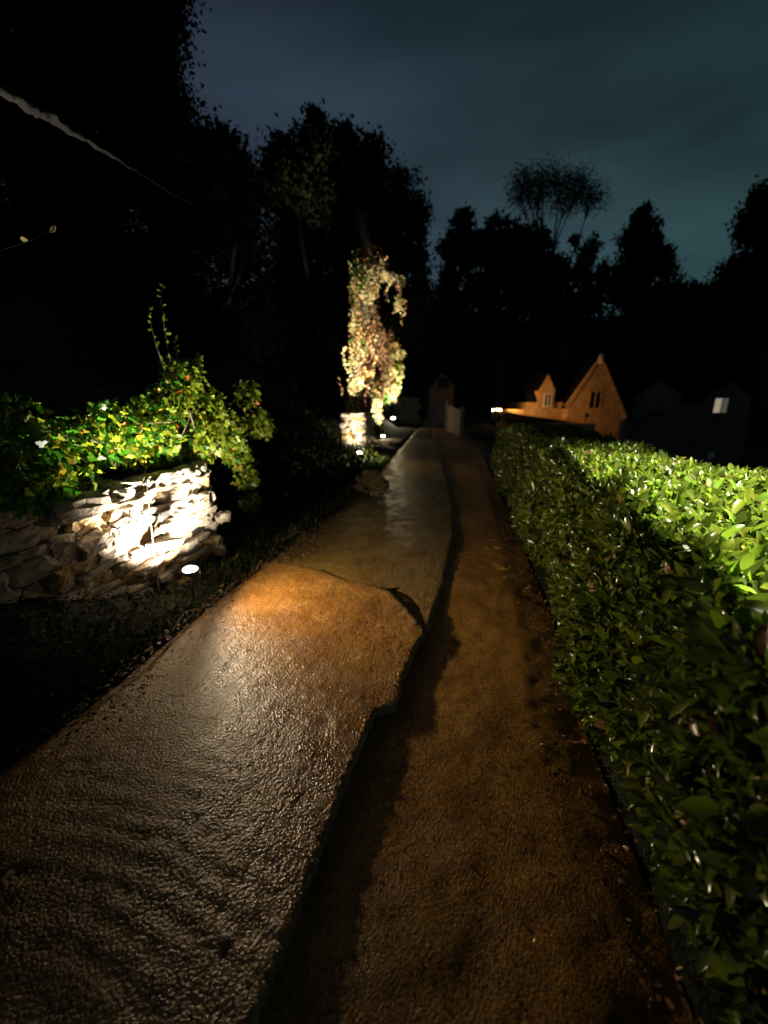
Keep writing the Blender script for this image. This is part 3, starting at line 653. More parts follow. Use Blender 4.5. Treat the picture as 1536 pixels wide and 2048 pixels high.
leaves('foliage', lp[:2], [(-1, .2, .15), (.7, .1, .8)], [(.1, -1, -.6), (-.5, -1, -.6)], .055, .03, [M['paleivy']], np.zeros(2, int), t, LAUREL)

# ------------------------------------------------------------------ hedge on the right
HY = [-1, .9, 2.8, 4.0, 5.7, 9.3]; HB = [2.6, 2.7, 2.75, 2.8, 3.2, 4.1]
hb = lambda y: np.interp(y, HY, HB)
def htop(x, y):
    f = np.interp(y, [-1, 0, .7, 1.2, 3, 9.5], [.84, .88, .90, .94, .96, .97]) 
    x = np.asarray(x); y = np.asarray(y)
    dip = .16 * np.exp(-(((x - .98) / .16) ** 2 + ((y - 1.0) / .17) ** 2))
    return f - dip + .025 * np.sin(x * 5 + y * 3) + .02 * np.sin(y * 7.3 - x * 2)
hx = lambda y, z: XR(y) + .05 + .05 * np.sin(y * 2.4 + z * 3) + .035 * np.sin(y * 6.1) + .10 * (z / .95) ** 2 + np.where(z < .25, (.25 - z) * .35, 0) + np.clip(y - 3, 0, 9) * .05 * z
hedge = thing('clipped_hedge', (1.9, 3, -.1), 'long clipped evergreen hedge along the right side of the lane', 'hedge')
ny, nz = 60, 10; V = []
for y in np.linspace(-.8, 9.1, ny):
    e_ = min(1, (9.1 - y) / .4 + .001) ** .5
    x0 = float(hx(y, .5)) + .27; x1 = float(hb(y)) - .18; zt = .83 * (.55 + .45 * e_)
    for a, b in ((x0 + .1, -.1), (x0 + .02, .3), (x0 - .08, .6), (x0 - .08, zt), (x0 * .7 + x1 * .3, zt), (x0 * .4 + x1 * .6, zt), (x1, zt), (x1, .3), (x1, -.25)): V.append((a + .03 * math.sin(y * 9 + b * 7), y, b - (.14 * math.exp(-((y - 1) / .25) ** 2) if b > .5 and a < 1.4 else 0)))
k = 9; Fs = [(i * k + j, i * k + j + 1, (i + 1) * k + j + 1, (i + 1) * k + j) for i in range(ny - 1) for j in range(k - 1)] + [tuple(range(k)), tuple((ny - 1) * k + j for j in range(k - 1, -1, -1))]
mesh_obj('dark_fill_core', V, Fs, M['gap'], hedge)  # solid dark fill, added to block view and lamp light through the leaves
P = []; D = []; Nr = []
def addp(p, n): P.append(p); Nr.append(n)
def dens_y(n, y0, y1, yy=.9):
    """sample y with density falling with distance"""
    u = rng.random(n); a = y0 + 1.9; b = y1 + 1.9; return a * (b / a) ** u - 1.9
# face towards the lane
n = 7400; y = dens_y(n, -.8, 9.0); z = rng.uniform(-.08, 1, n) ** 1 * .95; z = np.clip(z, -.06, .96)
x = hx(y, z) + np.abs(rng.normal(0, .08, n)) - .02 - .03 * (rng.random(n) < .12)
keep = rng.random(n) < np.where(z < .12, .9, 1); addp(np.stack([x, y, z], -1)[keep], np.tile((-1, -.25, .25), (keep.sum(), 1)))
# top
n = 10500; y = dens_y(n, -.8, 9.0); u = rng.random(n); x = hx(y, .95) * (1 - u) + hb(y) * u
z = htop(x, y) - np.abs(rng.normal(0, .045, n)) + .03 * (rng.random(n) < .15) - .10 * np.clip((.06 - u) / .06, 0, 1) ** 2 - .12 * np.clip((u - .93) / .07, 0, 1) ** 2 - .3 * np.clip((y - 8.5) / .6, 0, 1) ** 2
addp(np.stack([x, y, z], -1), np.tile((-.05, -.1, 1), (n, 1)))
# far end and back
n = 900; u = rng.random(n); x = hx(9.0, .5) * (1 - u) + hb(9.) * u; addp(np.stack([x, 8.95 + rng.normal(0, .06, n), rng.uniform(0, .85, n)], -1), np.tile((0, 1, .2), (n, 1)))
n = 2200; y = dens_y(n, -.8, 9.0); addp(np.stack([hb(y) + rng.normal(0, .05, n), y, rng.uniform(-.2, .9, n)], -1), np.tile((1, 0, .2), (n, 1)))
P = np.concatenate(P); Nr = np.concatenate(Nr).astype(float); n = len(P)
# a shoot at every point: 3 to 4 leaves fanning from its tip
K = 4
ax = Nr + rdir(n) * .55; ax /= np.linalg.norm(ax, axis=1, keepdims=True)
ax[:, 2] += .25; a1 = np.cross(ax, rdir(n)); a1 /= np.linalg.norm(a1, axis=1, keepdims=True); a2 = np.cross(ax, a1); a2 /= np.linalg.norm(a2, axis=1, keepdims=True)
PP = []; DD = []; UU = []; LL = []
for k in range(K):
    an = 2 * math.pi * k / K + rng.uniform(-.5, .5, n); sd = a1 * np.cos(an)[:, None] + a2 * np.sin(an)[:, None]
    op = rng.uniform(.4, 1.9, n)[:, None]
    d = ax * 1.0 + sd * op; PP.append(P + ax * rng.uniform(-.02, .015, n)[:, None]); DD.append(d); UU.append(ax - sd * .3 + rdir(n) * .25); LL.append(rng.uniform(.040, .100, n))
PP = np.concatenate(PP); DD = np.concatenate(DD); UU = np.concatenate(UU); LL = np.concatenate(LL)
LL = LL * np.interp(PP[:, 1], [0, 3, 9], [1, .9, 1.05]) * np.where((PP[:, 2] > .85) & (PP[:, 1] < 2.5), 1.2, 1)
isyoung = (rng.random(len(PP)) < .12) & (PP[:, 2] > .8)
mi = np.where(isyoung, 2, np.where(rng.random(len(PP)) < .5, 1, 0))
mi = np.where(rng.random(len(PP)) < .012, 3, mi); mi = np.where(rng.random(len(PP)) < .006, 4, mi)
leaves('foliage', PP, DD, UU, LL, LL * rng.uniform(.28, .45, len(PP)), [M['hedge1'], M['hedge2'], M['hedge3'], M['litter2'], M['ivy4']], mi, hedge, LAUREL)
mb = MB()
for k in range(220):
    i = rng.integers(len(P)); 
    if P[i, 1] > 4: continue
    q = P[i] + Nr[i] / np.linalg.norm(Nr[i]) * .03; b = P[i] - Nr[i] / np.linalg.norm(Nr[i]) * .22 + rng.normal(0, .05, 3); mb.tube([b, (b + q) / 2 + rng.normal(0, .015, 3), q], [.005, .004, .0015], 5)
for (x_, y_) in ((.98, 1.0), (1.05, 1.12), (.90, .9), (1.12, .95)):
    mb.tube([(x_ + .1, y_, .2), (x_, y_ + .02, .6), (x_ - .02, y_, .8), (x_ - .05, y_ + .03, .93)], [.012, .009, .006, .003], 7, 0, .3)
tag(mb.build('stems', M['twig'], hedge), kind='stuff')
# the garden lamp that lights the top of the hedge, out of the frame to the right
hp_ = np.array((2.62, 1.5, 3.46))
t = thing('garden_post_lamp', (hp_[0] + .1, hp_[1], -.4), 'post lamp in the garden behind the hedge', 'lamp')
mb = MB(); mb.tube([(hp_[0] + .1, hp_[1], -.45), (hp_[0] + .1, hp_[1], hp_[2] + .15)], .025, 8); mb.build('post', M['metal'], t)
mb = MB(); mb.tube([(hp_[0], hp_[1], hp_[2] + .01), (hp_[0], hp_[1], hp_[2] + .07), (hp_[0] + .1, hp_[1], hp_[2] + .15)], [.07, .06, .02], 12); mb.build('lamp_shade', M['metal'], t)
mb = MB(); mb.tube([(hp_[0], hp_[1], hp_[2] - .02), (hp_[0], hp_[1], hp_[2] + .005)], [.045, .05], 12); mb.build('bulb', M['lens'], t)
mb = MB(); mb.box((hp_[0] - .13, hp_[1] + .1, hp_[2] - .192), (.006, .7, .25), 0, -.24); mb.build('added_beam_shield', M['metal'], t)  # unseen plate, added to keep the lamp's beam off the lane
ld = bpy.data.lights.new('garden_beam', 'SPOT'); ld.energy = 3700; ld.color = (1, .98, .78); ld.spot_size = R(100); ld.spot_blend = .7; ld.shadow_soft_size = .006
lo = bpy.data.objects.new('garden_beam', ld); col.objects.link(lo); lo.parent = t; lo.location = Vector(hp_ - (0, 0, .06)) - t.location
lo.rotation_euler = (Vector((1.7, 1.95, .95)) - Vector(hp_)).to_track_quat('-Z', 'Y').to_euler()

# ------------------------------------------------------------------ cottages
def prism(mb, x0, x1, y0, y1, zb, ze, xa, za, mi=0):
    """gabled body, ridge along y"""
    V = [(x0, y0, zb), (x1, y0, zb), (x1, y0, ze), (xa, y0, za), (x0, y0, ze), (x0, y1, zb), (x1, y1, zb), (x1, y1, ze), (xa, y1, za), (x0, y1, ze)]
    mb.add(V, [(0, 1, 2, 3, 4), (9, 8, 7, 6, 5), (0, 5, 6, 1), (1, 6, 7, 2), (4, 9, 5, 0)], mi)
    return V
def roofpair(mb, x0, x1, xa, ze0, ze1, za, y0, y1, th=.1, over=.15, mi=0):
    for (xe, ze) in ((x0, ze0), (x1, ze1)):
        s = 1 if xe > xa else -1; dx = xe - xa; dz = ze - za; ln = math.hypot(dx, dz); ex = xe + dx / ln * over; ezz = ze + dz / ln * over
        nx, nz_ = -dz / ln * s * th, abs(dx) / ln * th
        V = [(xa, y0, za), (ex, y0, ezz), (ex + abs(nx) * s, y0, ezz + nz_), (xa, y0, za + th * 1.6), (xa, y1, za), (ex, y1, ezz), (ex + abs(nx) * s, y1, ezz + nz_), (xa, y1, za + th * 1.6)]
        Fs = [(0, 1, 2, 3), (7, 6, 5, 4), (0, 4, 5, 1), (1, 5, 6, 2), (2, 6, 7, 3), (3, 7, 4, 0)]
        mb.add(V, Fs, mi)
def coping(mb, x0, x1, xa, ze0, ze1, za, y, w_=.22, d=.25, mi=0):
    for (xe, ze) in ((x0, ze0), (x1, ze1)):
        V = [];
        for yy in (y - .06, y + d):
            V += [(xa, yy, za), (xe, yy, ze), (xe + (.18 if xe > xa else -.18), yy, ze + .1), (xa, yy, za + w_ * 1.5)]
        mb.add(V, [(0, 1, 2, 3), (7, 6, 5, 4), (0, 4, 5, 1), (1, 5, 6, 2), (2, 6, 7, 3), (3, 7, 4, 0)], mi)
def window(parent, cx, y, cz, w_, h_, lights=2, gl='glass', mul='mullion', proud=.05):
    fr = MB(); t_ = .09 * w_ / 1.0 + .03
    fr.box((cx, y - proud / 2 + .01, cz + h_ / 2 + t_ / 2), (w_ + 2 * t_, proud + .08, t_)); fr.box((cx, y - proud / 2 + .01, cz - h_ / 2 - t_ / 2), (w_ + 2 * t_ + .1, proud + .14, t_))
    for s in (-1, 1): fr.box((cx + s * (w_ / 2 + t_ / 2), y - proud / 2 + .01, cz), (t_, proud + .075, h_ - .004))
    for k in range(1, lights): fr.box((cx - w_ / 2 + w_ * k / lights, y - proud / 2 + .01, cz), (t_ * .8, proud + .07, h_ - .004))
    f_ = fr.build('window', M[mul], parent, False)
    g = MB(); g.box((cx, y - .004, cz), (w_ - .006, .03, h_ - .008)); o = g.build('pane', M[gl], None, False); o.parent = f_; o.location = (0, 0, 0)
    return f_
YH = 29.
A = aty(1203, 716, YH); EL = aty(1136, 815, YH); ER = aty(1249, 838, YH); zb = -2.8
hs = thing('gabled_cottage', (A[0], YH, zb), 'cottage with tall steep gable lit amber, behind the hedge', 'cottage')
mb = MB(); ze0, ze1 = EL[2], ER[2]
V = [(EL[0], YH, zb), (ER[0], YH, zb), (ER[0], YH, ze1), (A[0], YH, A[2]), (EL[0], YH, ze0), (EL[0], YH + 7, zb), (ER[0], YH + 7, zb), (ER[0], YH + 7, ze1), (A[0], YH + 7, A[2]), (EL[0], YH + 7, ze0)]
mb.add(V, [(0, 1, 2, 3, 4), (9, 8, 7, 6, 5), (0, 5, 9, 4), (1, 2, 7, 6)]); mb.build('wall', M['house'], hs, False)
mb = MB(); roofpair(mb, EL[0], ER[0], A[0], ze0, ze1, A[2], YH + .2, YH + 7.2, .12, .1); rf = mb.build('roof', M['roof'], hs, False)
mb = MB(); coping(mb, EL[0], ER[0], A[0], ze0, ze1, A[2] + .02, YH, .10, .24); mb.build('coping', M['house'], hs, False)
ap = aty(1206, 722, YH); mb = MB(); mb.tube([(A[0], YH + .05, A[2] - .35), (A[0], YH + .05, A[2] + .1), (A[0], YH + .05, A[2] + .3)], [.26, .16, .08], 8); mb.build('finial', M['coping'], hs)
wc = aty(1190, 800, YH); window(hs, wc[0], YH, wc[2], .70, 1.1, 2, 'glass', 'house', .02)
# wing with the little dormer gable
wx0 = aty(1056, 810, YH + .8)[0]; wx1 = EL[0] - .002; wz = aty(1080, 805, YH + .8)[2]; YW = YH + .8
wing = MB(); wing.box(((wx0 + wx1) / 2, YW + 2.5, (wz + zb) / 2), (wx1 - wx0, 5, wz - zb)); wing.build('wing', M['house'], hs, False)
rw = MB(); rz = wz + 2.3
rw.add([(wx0 - .1, YW - .1, wz + .01), (wx1, YW - .1, wz + .01), (wx1, YW + 2.5, rz), (wx0 - .1, YW + 2.5, rz), (wx0 - .1, YW + 5.1, wz + .01), (wx1, YW + 5.1, wz + .01),
        (wx0 - .1, YW - .1, wz + .1), (wx1, YW - .1, wz + .1), (wx1, YW + 2.5, rz + .12), (wx0 - .1, YW + 2.5, rz + .12), (wx0 - .1, YW + 5.1, wz + .1), (wx1, YW + 5.1, wz + .1)],
       [(6, 7, 8, 9), (9, 8, 11, 10), (0, 1, 7, 6), (0, 6, 9, 3), (3, 9, 10, 4), (1, 2, 8, 7), (2, 5, 11, 8), (4, 10, 11, 5), (0, 3, 2, 1), (3, 4, 5, 2)])
rfw = rw.build('roof', M['roof'], hs, False)
da = aty(1097, 748, YW - .2); dl = aty(1078, 780, YW - .2); dr = aty(1110, 782, YW - .2); db = aty(1095, 816, YW - .2)
dm = MB(); dm.add([(dl[0], YW - .2, db[2]), (dr[0], YW - .2, db[2]), (dr[0], YW - .2, dl[2]), (da[0], YW - .2, da[2]), (dl[0], YW - .2, dl[2]), (dl[0], YW + 1.6, db[2]), (dr[0], YW + 1.6, db[2]), (dr[0], YW + 1.6, dl[2]), (da[0], YW + 1.6, da[2]), (dl[0], YW + 1.6, dl[2])],
                  [(0, 1, 2, 3, 4), (0, 4, 9, 5), (1, 6, 7, 2), (0, 5, 6, 1)]); dmo = dm.build('dormer', M['house'], hs, False)
mb = MB(); roofpair(mb, dl[0], dr[0], da[0], dl[2], dl[2], da[2], YW - .16, YW + 1.7, .05, .06); o = mb.build('dormer_roof', M['roof'], None, False); o.parent = dmo; o.location = (0, 0, 0)
dc = aty(1095, 800, YW - .2); window(hs, dc[0], YW - .2, dc[2], .42, .8)
cc = aty(1128, 715, YH + 3.3); mb = MB(); mb.box((cc[0], YH + 3.3, cc[2] - 1.2), (.75, .6, 3.9)); mb.box((cc[0], YH + 3.3, cc[2] + .78), (.9, .75, .12)); mb.tube([(cc[0], YH + 3.3, cc[2] + .8), (cc[0], YH + 3.3, cc[2] + 1.2)], .13, 8)
o = mb.build('chimney', M['roof'], None, False); o.parent = rf; o.location = (0, 0, 0)
# dark lean-to roof in front of the wing
l0 = aty(1005, 823, 26); l1 = aty(1180, 852, 26)
ln_ = thing('lean_to_shed', (l0[0], 26, -2.5), 'low dark-roofed lean-to in front of the amber cottage', 'shed')
mb = MB(); mb.add([(l0[0], 25, l0[2] - .5), (l1[0], 25, l1[2] - .45), (l1[0], 27.6, l1[2] + .1), (l0[0], 27.6, l0[2]), (l0[0], 25, l0[2] - .6), (l1[0], 25, l1[2] - .55), (l1[0], 27.6, l1[2] + 0), (l0[0], 27.6, l0[2] - .1)],
                  [(0, 1, 2, 3), (7, 6, 5, 4), (0, 4, 5, 1), (1, 5, 6, 2), (2, 6, 7, 3), (3, 7, 4, 0)]); mb.build('roof', M['roof'], ln_, False)
mb = MB(); mb.box(((l0[0] + l1[0]) / 2, 26.3, -1.2), (l1[0] - l0[0] - .2, 2.3, 2.6)); mb.build('wall', M['house'], ln_, False)
# low pale wall with three orange lamps
g0 = aty(1004, 819, 27.9); g1 = aty(1052, 818, 27.9)
mb = MB(); mb.box(((g0[0] + g1[0]) / 2, 28.0, (g0[2] - 2.6) / 2), (g1[0] - g0[0], .35, g0[2] + 2.6), 0, 0, 0, .04)
tag(mb.build('garden_wall', M['house'], None, False, ((g0[0] + g1[0]) / 2, 28, -2.6)), 'short pale garden wall beside the orange lamps left of the amber cottage', 'wall')
for k, (px, py, s) in enumerate(((986, 820, .075), (994, 819, .06), (1001, 820, .08))):
    p = aty(px, py, 27.3); t = thing('garden_lamp', (p[0], p[1], -2.4), ('leftmost', 'middle', 'rightmost')[k] + ' of three small orange lamps glowing left of the amber cottage', 'lamp', 'orange lamps before the cottage')
    mb = MB(); mb.tube([(p[0], p[1], -2.45), (p[0], p[1], p[2] - s * .8)], .03, 6); mb.tube([(p[0], p[1], p[2] + s * .8), (p[0], p[1], p[2] + s * 1.3)], [s * 1.2, s * .3], 8); mb.build('post', M['metal'], t)
    mb = MB(); mb.tube([(p[0], p[1], p[2] - s * .8), (p[0], p[1], p[2]), (p[0], p[1], p[2] + s * .78)], [s * .6, s, s * .6], 8); mb.build('bulb', M['lensorange'], t)
def lamp_light(p, aim, e_, c, spread=120, rad=.1, blend=.8, par=None):
    ld = bpy.data.lights.new('yard_beam', 'SPOT'); ld.energy = e_; ld.color = c; ld.spot_size = R(spread); ld.spot_blend = blend; ld.shadow_soft_size = rad
    lo = bpy.data.objects.new('yard_beam', ld); col.objects.link(lo); lo.location = Vector([float(k) for k in p]); lo.rotation_euler = (Vector([float(k) for k in aim]) - lo.location).to_track_quat('-Z', 'Y').to_euler()
    if par: lo.parent = par; lo.location = lo.location - par.location
p = aty(1004, 812, 27.2)
lamp_light(p + (0.1, .15, .1), (11.9, 29.5, 1.4), 700, (1, .58, .26), 75)
# wall lantern on the lean-to washing the tall gable
q = np.array((12.9, 26.2, .55)); t = thing('yard_lantern', (q[0], q[1], q[2] - .5), 'small hooded lantern over the lean-to roof facing the tall gable', 'lamp')
mb = MB(); mb.tube([(q[0], q[1], q[2] - .9), (q[0], q[1], q[2] - .06)], .03, 6); mb.box((q[0], q[1] - .06, q[2] + .02), (.26, .03, .22)); mb.build('hood', M['metal'], t, False)
mb = MB(); mb.box((q[0], q[1] + .01, q[2]), (.14, .05, .1)); mb.build('bulb', M['lensorange'], t, False)
lamp_light(q + (0, .12, 0), (15.4, 29.2, 1.2), 38, (1, .38, .07), 140, .1, .8, t)

# dark row of cottages on the right
YR = 31.
rx0 = aty(1266, 830, YR)[0]; rx1 = aty(1500, 830, YR)[0]; ez = aty(1380, 800, YR)[2] - .2
rc = thing('cottage_row', ((rx0 + rx1) / 2, YR, zb), 'long unlit stone cottage at the far right with one pale lit window', 'cottage')
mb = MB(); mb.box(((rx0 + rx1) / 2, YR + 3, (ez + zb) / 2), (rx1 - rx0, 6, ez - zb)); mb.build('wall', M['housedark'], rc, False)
mb = MB(); rz = ez + 3.2
mb.add([(rx0 - .2, YR - .15, ez), (rx1 + .2, YR - .15, ez), (rx1 + .2, YR + 3, rz), (rx0 - .2, YR + 3, rz), (rx0 - .2, YR + 6.15, ez), (rx1 + .2, YR + 6.15, ez)], [(0, 1, 2, 3), (3, 2, 5, 4), (0, 3, 4), (1, 5, 2), (0, 4, 5, 1)]); mb.build('roof', M['roof'], rc, False)
for px, py, hw in ((1322, 765, 38), (1462, 768, 34)):
    a = aty(px, py, YR - .25); b = aty(px, py + 34, YR - .25); hw_ = pxr(a, hw); zb_ = aty(px, 835, YR - .25)[2]
    mb = MB(); mb.add([(a[0] - hw_, YR - .25, zb_), (a[0] + hw_, YR - .25, zb_), (a[0] + hw_, YR - .25, b[2]), (a[0], YR - .25, a[2]), (a[0] - hw_, YR - .25, b[2]), (a[0] - hw_, YR + 2, zb_), (a[0] + hw_, YR + 2, zb_), (a[0] + hw_, YR + 2, b[2]), (a[0], YR + 2, a[2]), (a[0] - hw_, YR + 2, b[2])],
                      [(0, 1, 2, 3, 4), (0, 4, 9, 5), (1, 6, 7, 2), (0, 5, 6, 1)]); g = mb.build('dormer', M['housedark'], rc, False)
    mb = MB(); roofpair(mb, a[0] - hw_, a[0] + hw_, a[0], b[2], b[2], a[2], YR - .22, YR + 2.1, .07, .1); o = mb.build('dormer_roof', M['roof'], None, False); o.parent = g; o.location = (0, 0, 0)
    mb = MB(); coping(mb, a[0] - hw_, a[0] + hw_, a[0], b[2], b[2], a[2] + .03, YR - .25, .07, .1); o = mb.build('coping', M['housedark'], None, False); o.parent = g; o.location = (0, 0, 0)
wc = aty(1311, 828, YR - .25); window(rc, wc[0], YR - .25, wc[2], 1.0, .5, 3, 'glass', 'housedark')
wc = aty(1441, 811, YR - .25); wf = window(rc, wc[0], YR - .25, wc[2], 1.0, 1.05, 1, 'glass', 'housedark', .03)
mb = MB(); mb.box((wc[0] - .24, YR - .29, wc[2]), (.48, .02, 1.03)); o = mb.build('blind', M['curtain'], None, False); o.parent = wf; o.location = (0, 0, 0)
M['curtain2'] = emit('dim_window_curtain', (.75, .7, .5), .09)
mb = MB(); mb.box((wc[0] + .29, YR - .29, wc[2]), (.36, .02, 1.03)); o = mb.build('blind', M['curtain2'], None, False); o.parent = wf; o.location = (0, 0, 0)
# garden boundary wall in front of the row
g0 = aty(1243, 848, 20); g1 = aty(1492, 846, 20)
mb = MB(); mb.box(((g0[0] + g1[0]) / 2, 20, (g0[2] - 2.6) / 2), (g1[0] - g0[0], .4, g0[2] + 2.6), 0, 0, 0, .03)
for k in range(34): mb.box((g0[0] + (k + .5) * (g1[0] - g0[0]) / 34, 20, g0[2] + .07 + rng.uniform(0, .03)), ((g1[0] - g0[0]) / 34 - .02, .44, .14), 0, 0, 0, .02)
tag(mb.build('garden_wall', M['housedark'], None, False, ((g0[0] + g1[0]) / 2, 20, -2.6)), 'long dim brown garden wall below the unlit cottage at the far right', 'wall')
p = aty(1421, 911, 17); mb = MB()
mb.tube([(p[0], 17, p[2] - 1.2), (p[0], 17, p[2] - .16)], [.05, .04], 8)
for k in range(1): mb.tube([(p[0], 17, p[2] - .16), (p[0] + .01, 17, p[2] - .1), (p[0] + .02, 17, p[2]), (p[0] + .04, 17, p[2] + .1), (p[0] + .05, 17, p[2] + .15)], [.04, .1, .12, .08, .02], 10)
tag(mb.build('bird_bath', M['white'], None, True, (p[0], 17, p[2] - 1.2)), 'small pale knob on a stem in the dark garden at the far right', 'garden ornament'); bpy.data.objects['bird_bath'].name = 'garden_finial'

# far end of the lane: small gabled outbuilding, boarded gate, low walls
Yg = 33.; a = aty(884, 745, Yg); l = aty(866, 770, Yg); r = aty(908, 775, Yg)
t = thing('gabled_outbuilding', (a[0], Yg, -.2), 'tiny reddish gabled outbuilding at the far end of the lane', 'outbuilding')
mb = MB(); V = [(l[0], Yg, -.3), (r[0], Yg, -.3), (r[0], Yg, l[2]), (a[0], Yg, a[2]), (l[0], Yg, l[2])]; V += [(x, Yg + 3, z) for x, _, z in V]
mb.add(V, [(0, 1, 2, 3, 4), (9, 8, 7, 6, 5), (0, 4, 9, 5), (1, 6, 7, 2)]); M['brick'] = simple('reddish_plaster', (.30, .14, .07), (.48, .26, .14), 1.5, .9, .4); mb.build('wall', M['brick'], t, False)
mb = MB(); roofpair(mb, l[0], r[0], a[0], l[2], l[2], a[2], Yg + .05, Yg + 3.2, .1, .1); mb.build('roof', M['roof'], t, False)
dd = aty(887, 765, Yg); mb = MB(); mb.box((dd[0], Yg - .02, dd[2]), (.9, .06, .75)); mb.build('shutter', M['bark'], t, False)
y0, y1 = 17.5, 21.; gx0 = aty(897, 830, y1)[0]; gx1 = aty(921, 830, y0)[0]
t = thing('boarded_gate', (gx1, y0, 0), 'pale boarded gate standing open at the far end of the lane', 'gate')
mb = MB(); nb = 12
for k in range(nb):
    f = (k + .5) / nb; xx = gx1 * (1 - f) + gx0 * f; yy = y0 * (1 - f) + y1 * f; top = 1.12 + .18 * f
    mb.box((xx, yy, top / 2 - .02), (math.hypot(gx0 - gx1, y1 - y0) / nb - .015, .03, top), 0, math.atan2(y1 - y0, gx0 - gx1), 0, .004)
mb.build('boards', M['wood'], t, False)
for (xx, yy, tt) in ((gx1 + .05, y0 - .1, 1.25), (gx0 - .03, y1 + .12, 1.5)):
    mb = MB(); mb.box((xx, yy, tt / 2 - .05), (.14, .14, tt + .1), 0, .3, 0, .015)
    mb.build('gate_post', M['wood'], t, False)
for nm, (xa, xb, ya, yb, zt), lab in (('low_stone_wall', (792, 836, 795, 845, 27), 'low stone wall stub past the furthest ivy trunk'), ('low_stone_wall', (868, 896, 805, 832, 26), 'low stone wall in front of the tiny gabled outbuilding')):
    p0 = aty(xa, ya, zt); p1 = aty(xb, ya + 4, zt); mb = MB(); hh = p0[2] + .25
    ncs = 5
    for c_ in range(ncs):
        xx = p0[0]; 
        while xx < p1[0]:
            l_ = rng.uniform(.2, .5); mb.box((xx + l_ / 2, zt + rng.uniform(-.02, .02), -.25 + (c_ + .5) * hh / ncs), (l_ - .02, .4, hh / ncs - .015), 0, rng.normal(0, .02), 0, .02); xx += l_
    tag(mb.build(nm, M['stone'], None, False, ((p0[0] + p1[0]) / 2, zt, -.25)), lab, 'wall')

# ------------------------------------------------------------------ litter and stones
def scatter_litter():
    P = []; D = []; U = []
    for k in range(900):
        y = rng.uniform(.3, 6.5) ** 1; a = rng.random()
        if a < .55: x = XR(y) + .08 - abs(rng.normal(0, .10)); z = -.05
        elif a < .92: x = XL(y) + rng.normal(.04, .12); z = .008
        else: x = XR(y) + .05 - abs(rng.normal(0, .05)); z = -.05
        P.append((x, y, z + rng.uniform(.0, .015))); d = rng.normal(0, 1, 3); d[2] *= .25; D.append(d); U.append((rng.normal(0, .3), rng.normal(0, .3), 1))
    n = len(P); ln = rng.uniform(.010, .034, n)
    return tag(leaves('leaf_litter', P, D, U, ln, ln * .6, [M['litter'], M['litter2']], pick(n, (.22, .78)), None, LAUREL), kind='stuff')
scatter_litter()
VV = []; FF = []; off = 0; C3, CF3 = cube_sphere(3)
C3 = C3 / np.linalg.norm(C3, axis=1, keepdims=True)
for k in range(4200):
    y = rng.uniform(.4, 7.5); a = rng.random()
    if a > .62: y = rng.uniform(.4, 4.5); x = rng.uniform(XL(y), XR(y)); xe_ = np.interp(y, [.6, 1.57, 2.4, 5, 7], [-.34, -.07, .28, .9, 1.2]); z = .004 if x < xe_ - .02 else -.048
    elif a < .5: x = XL(y) + abs(rng.normal(0, .16)) - .06; z = -.004
    else: x = XR(y) - abs(rng.normal(0, .2)); z = -.068
    s_ = rng.uniform(.0025, .009) * (.5 if a > .62 else 1); vs = C3 * (s_, s_ * rng.uniform(.6, 1.3), s_ * .7) * (1 + rng.normal(0, .15, C3.shape)) + (x, y, z + s_ * .5); VV.append(vs); FF.append(CF3 + off); off += len(vs)
tag(mesh_obj('loose_gravel', np.concatenate(VV), [np.concatenate(FF)], simple('wet_brown_grit', (.10, .05, .02), (.22, .13, .06), 40, .35, .2), None, None, True), kind='stuff')
for px, py, s_, zz, mm, lab in ((180, 1526, .05, .028, 'litter', 'curled tan leaf lying at the left edge of the floodlit slab'), (450, 1900, .04, .022, 'litter', 'pale leaf lying alone on the dark front of the slab'),
                            (735, 1246, .035, .022, 'litter', 'small pale leaf in the middle of the amber patch of slab'), (30, 1740, .07, .026, 'litter2', 'large reddish leaf at the lower left edge of the picture'),
                            (784, 1412, .04, -.02, 'litter', 'bright chip-like leaf caught on the broken slab edge'), (1047, 1442, .03, -.05, 'litter2', 'dark brown leaf on the earth side of the lane'),
                            (1020, 1476, .024, -.05, 'litter2', 'small curled leaf just below the dark brown leaf on the earth side')):
    p = onz(px, py, zz); a = rng.uniform(0, 6.28)
    o = leaves('fallen_leaf', [p - np.array((math.cos(a), math.sin(a), 0)) * s_ / 2, p + (0, 0, .004)], [(math.cos(a), math.sin(a), .12), (math.cos(a + .9), math.sin(a + .9), .25)], [(.1, -.2, 1), (.2, -.3, 1)], np.array((s_ * 1.1, s_ * .7)), np.array((s_ * .7, s_ * .4)), [M[mm]], np.zeros(2, int), None, IVY if s_ > .04 else LAUREL, loc=p)
    tag(o, lab, 'leaf', 'single fallen leaves on the lane')
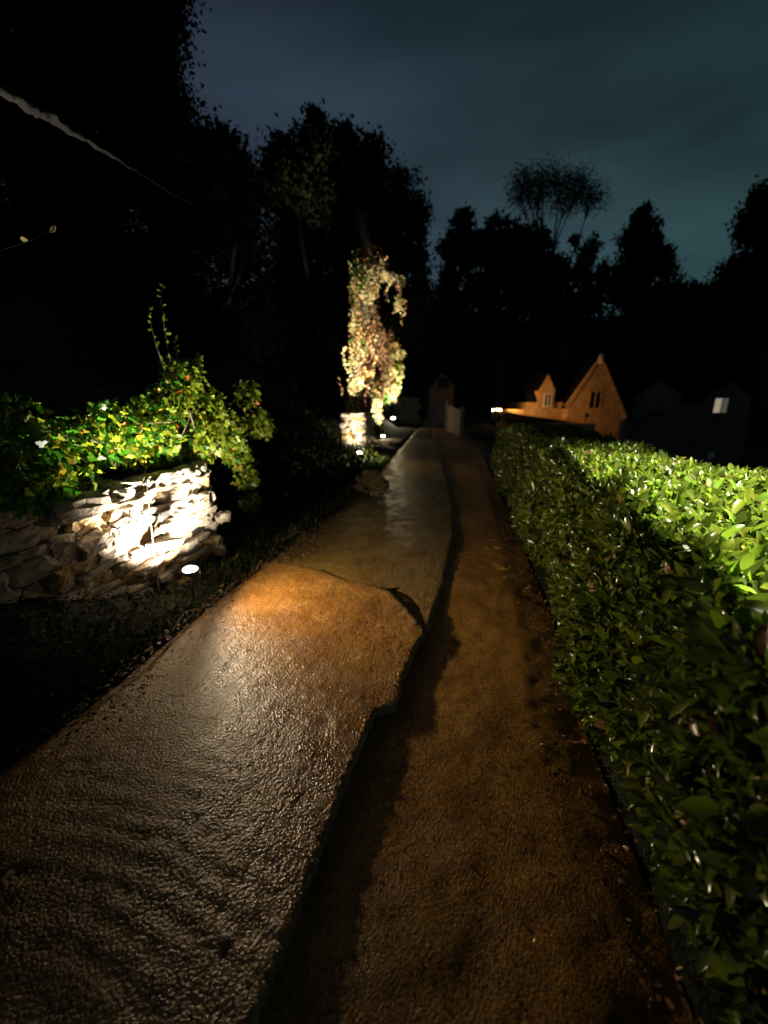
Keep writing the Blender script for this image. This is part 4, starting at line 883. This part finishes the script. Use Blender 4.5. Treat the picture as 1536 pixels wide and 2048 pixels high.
# grass and weeds along the left bank
n = 5200; y = rng.uniform(3.2, 11, n); l_ = np.abs(rng.normal(0, .35, n)) + .03; x = XL(y) - l_
P = np.stack([x, y, ground_z(x, y) - .01], -1); d = rdir(n) * .55 + (0.15, -.1, .9)
tag(leaves('bank_grass', P, d, rdir(n), rng.uniform(.05, .16, n), rng.uniform(.004, .016, n), [M['ivy1'], M['litter2']], pick(n, (.5, .5)), None, DIAMOND), kind='stuff')
n = 9000; y = rng.uniform(4.1, 12, n); l_ = rng.uniform(.3, 3.2, n); x = XL(y) - l_
P = np.stack([x, y, ground_z(x, y) + np.abs(rng.normal(0, .16, n))], -1)
tag(leaves('bank_undergrowth', P, rdir(n), rdir(n) + (.4, -.4, .5), rng.uniform(.04, .09, n), .05, [M['darkleaf'], M['hedge2']], pick(n, (.8, .2)), None, IVY), kind='stuff')
n = 3600; y = rng.uniform(.2, 4.2, n); f_ = rng.random(n); x = (XL(y) - .02) * (1 - f_) + (wallx(y) + .06) * f_
P = np.stack([x, y, ground_z(x, y) + np.abs(rng.normal(0, .02, n)) + .01], -1)
tag(leaves('verge_weeds', P, rdir(n) * (1, 1, .5) + (0, 0, .4), rdir(n) * .5 + (0, 0, 1), rng.uniform(.012, .045, n), .02, [M['darkleaf'], M['gap']], pick(n, (.8, .2)), None, IVY), kind='stuff')
# dry stems poking out over the lane from the verge
for pts, lab in (([(345, 1262), (362, 1235), (372, 1222), (400, 1218), (425, 1205)], 'bent dry stalk reaching over the left lane edge'), ([(560, 1080), (600, 1062), (612, 1078)], 'short pale stem on the dark left bank')):
    W = [onz(a, b, .05 + .02 * i) for i, (a, b) in enumerate(pts)]; mb = MB(); mb.tube(W, [.004] * (len(W) - 1) + [.0015], 5); tag(mb.build('dry_stalk', M['cane'], None, True, W[0]), lab, 'stalk')
# faint moonless sky glow as the only sun
sl = bpy.data.lights.new('night_glow', 'SUN'); sl.energy = .002; sl.angle = R(20); so = bpy.data.objects.new('night_glow', sl); col.objects.link(so); so.rotation_euler = (R(30), R(20), 0)
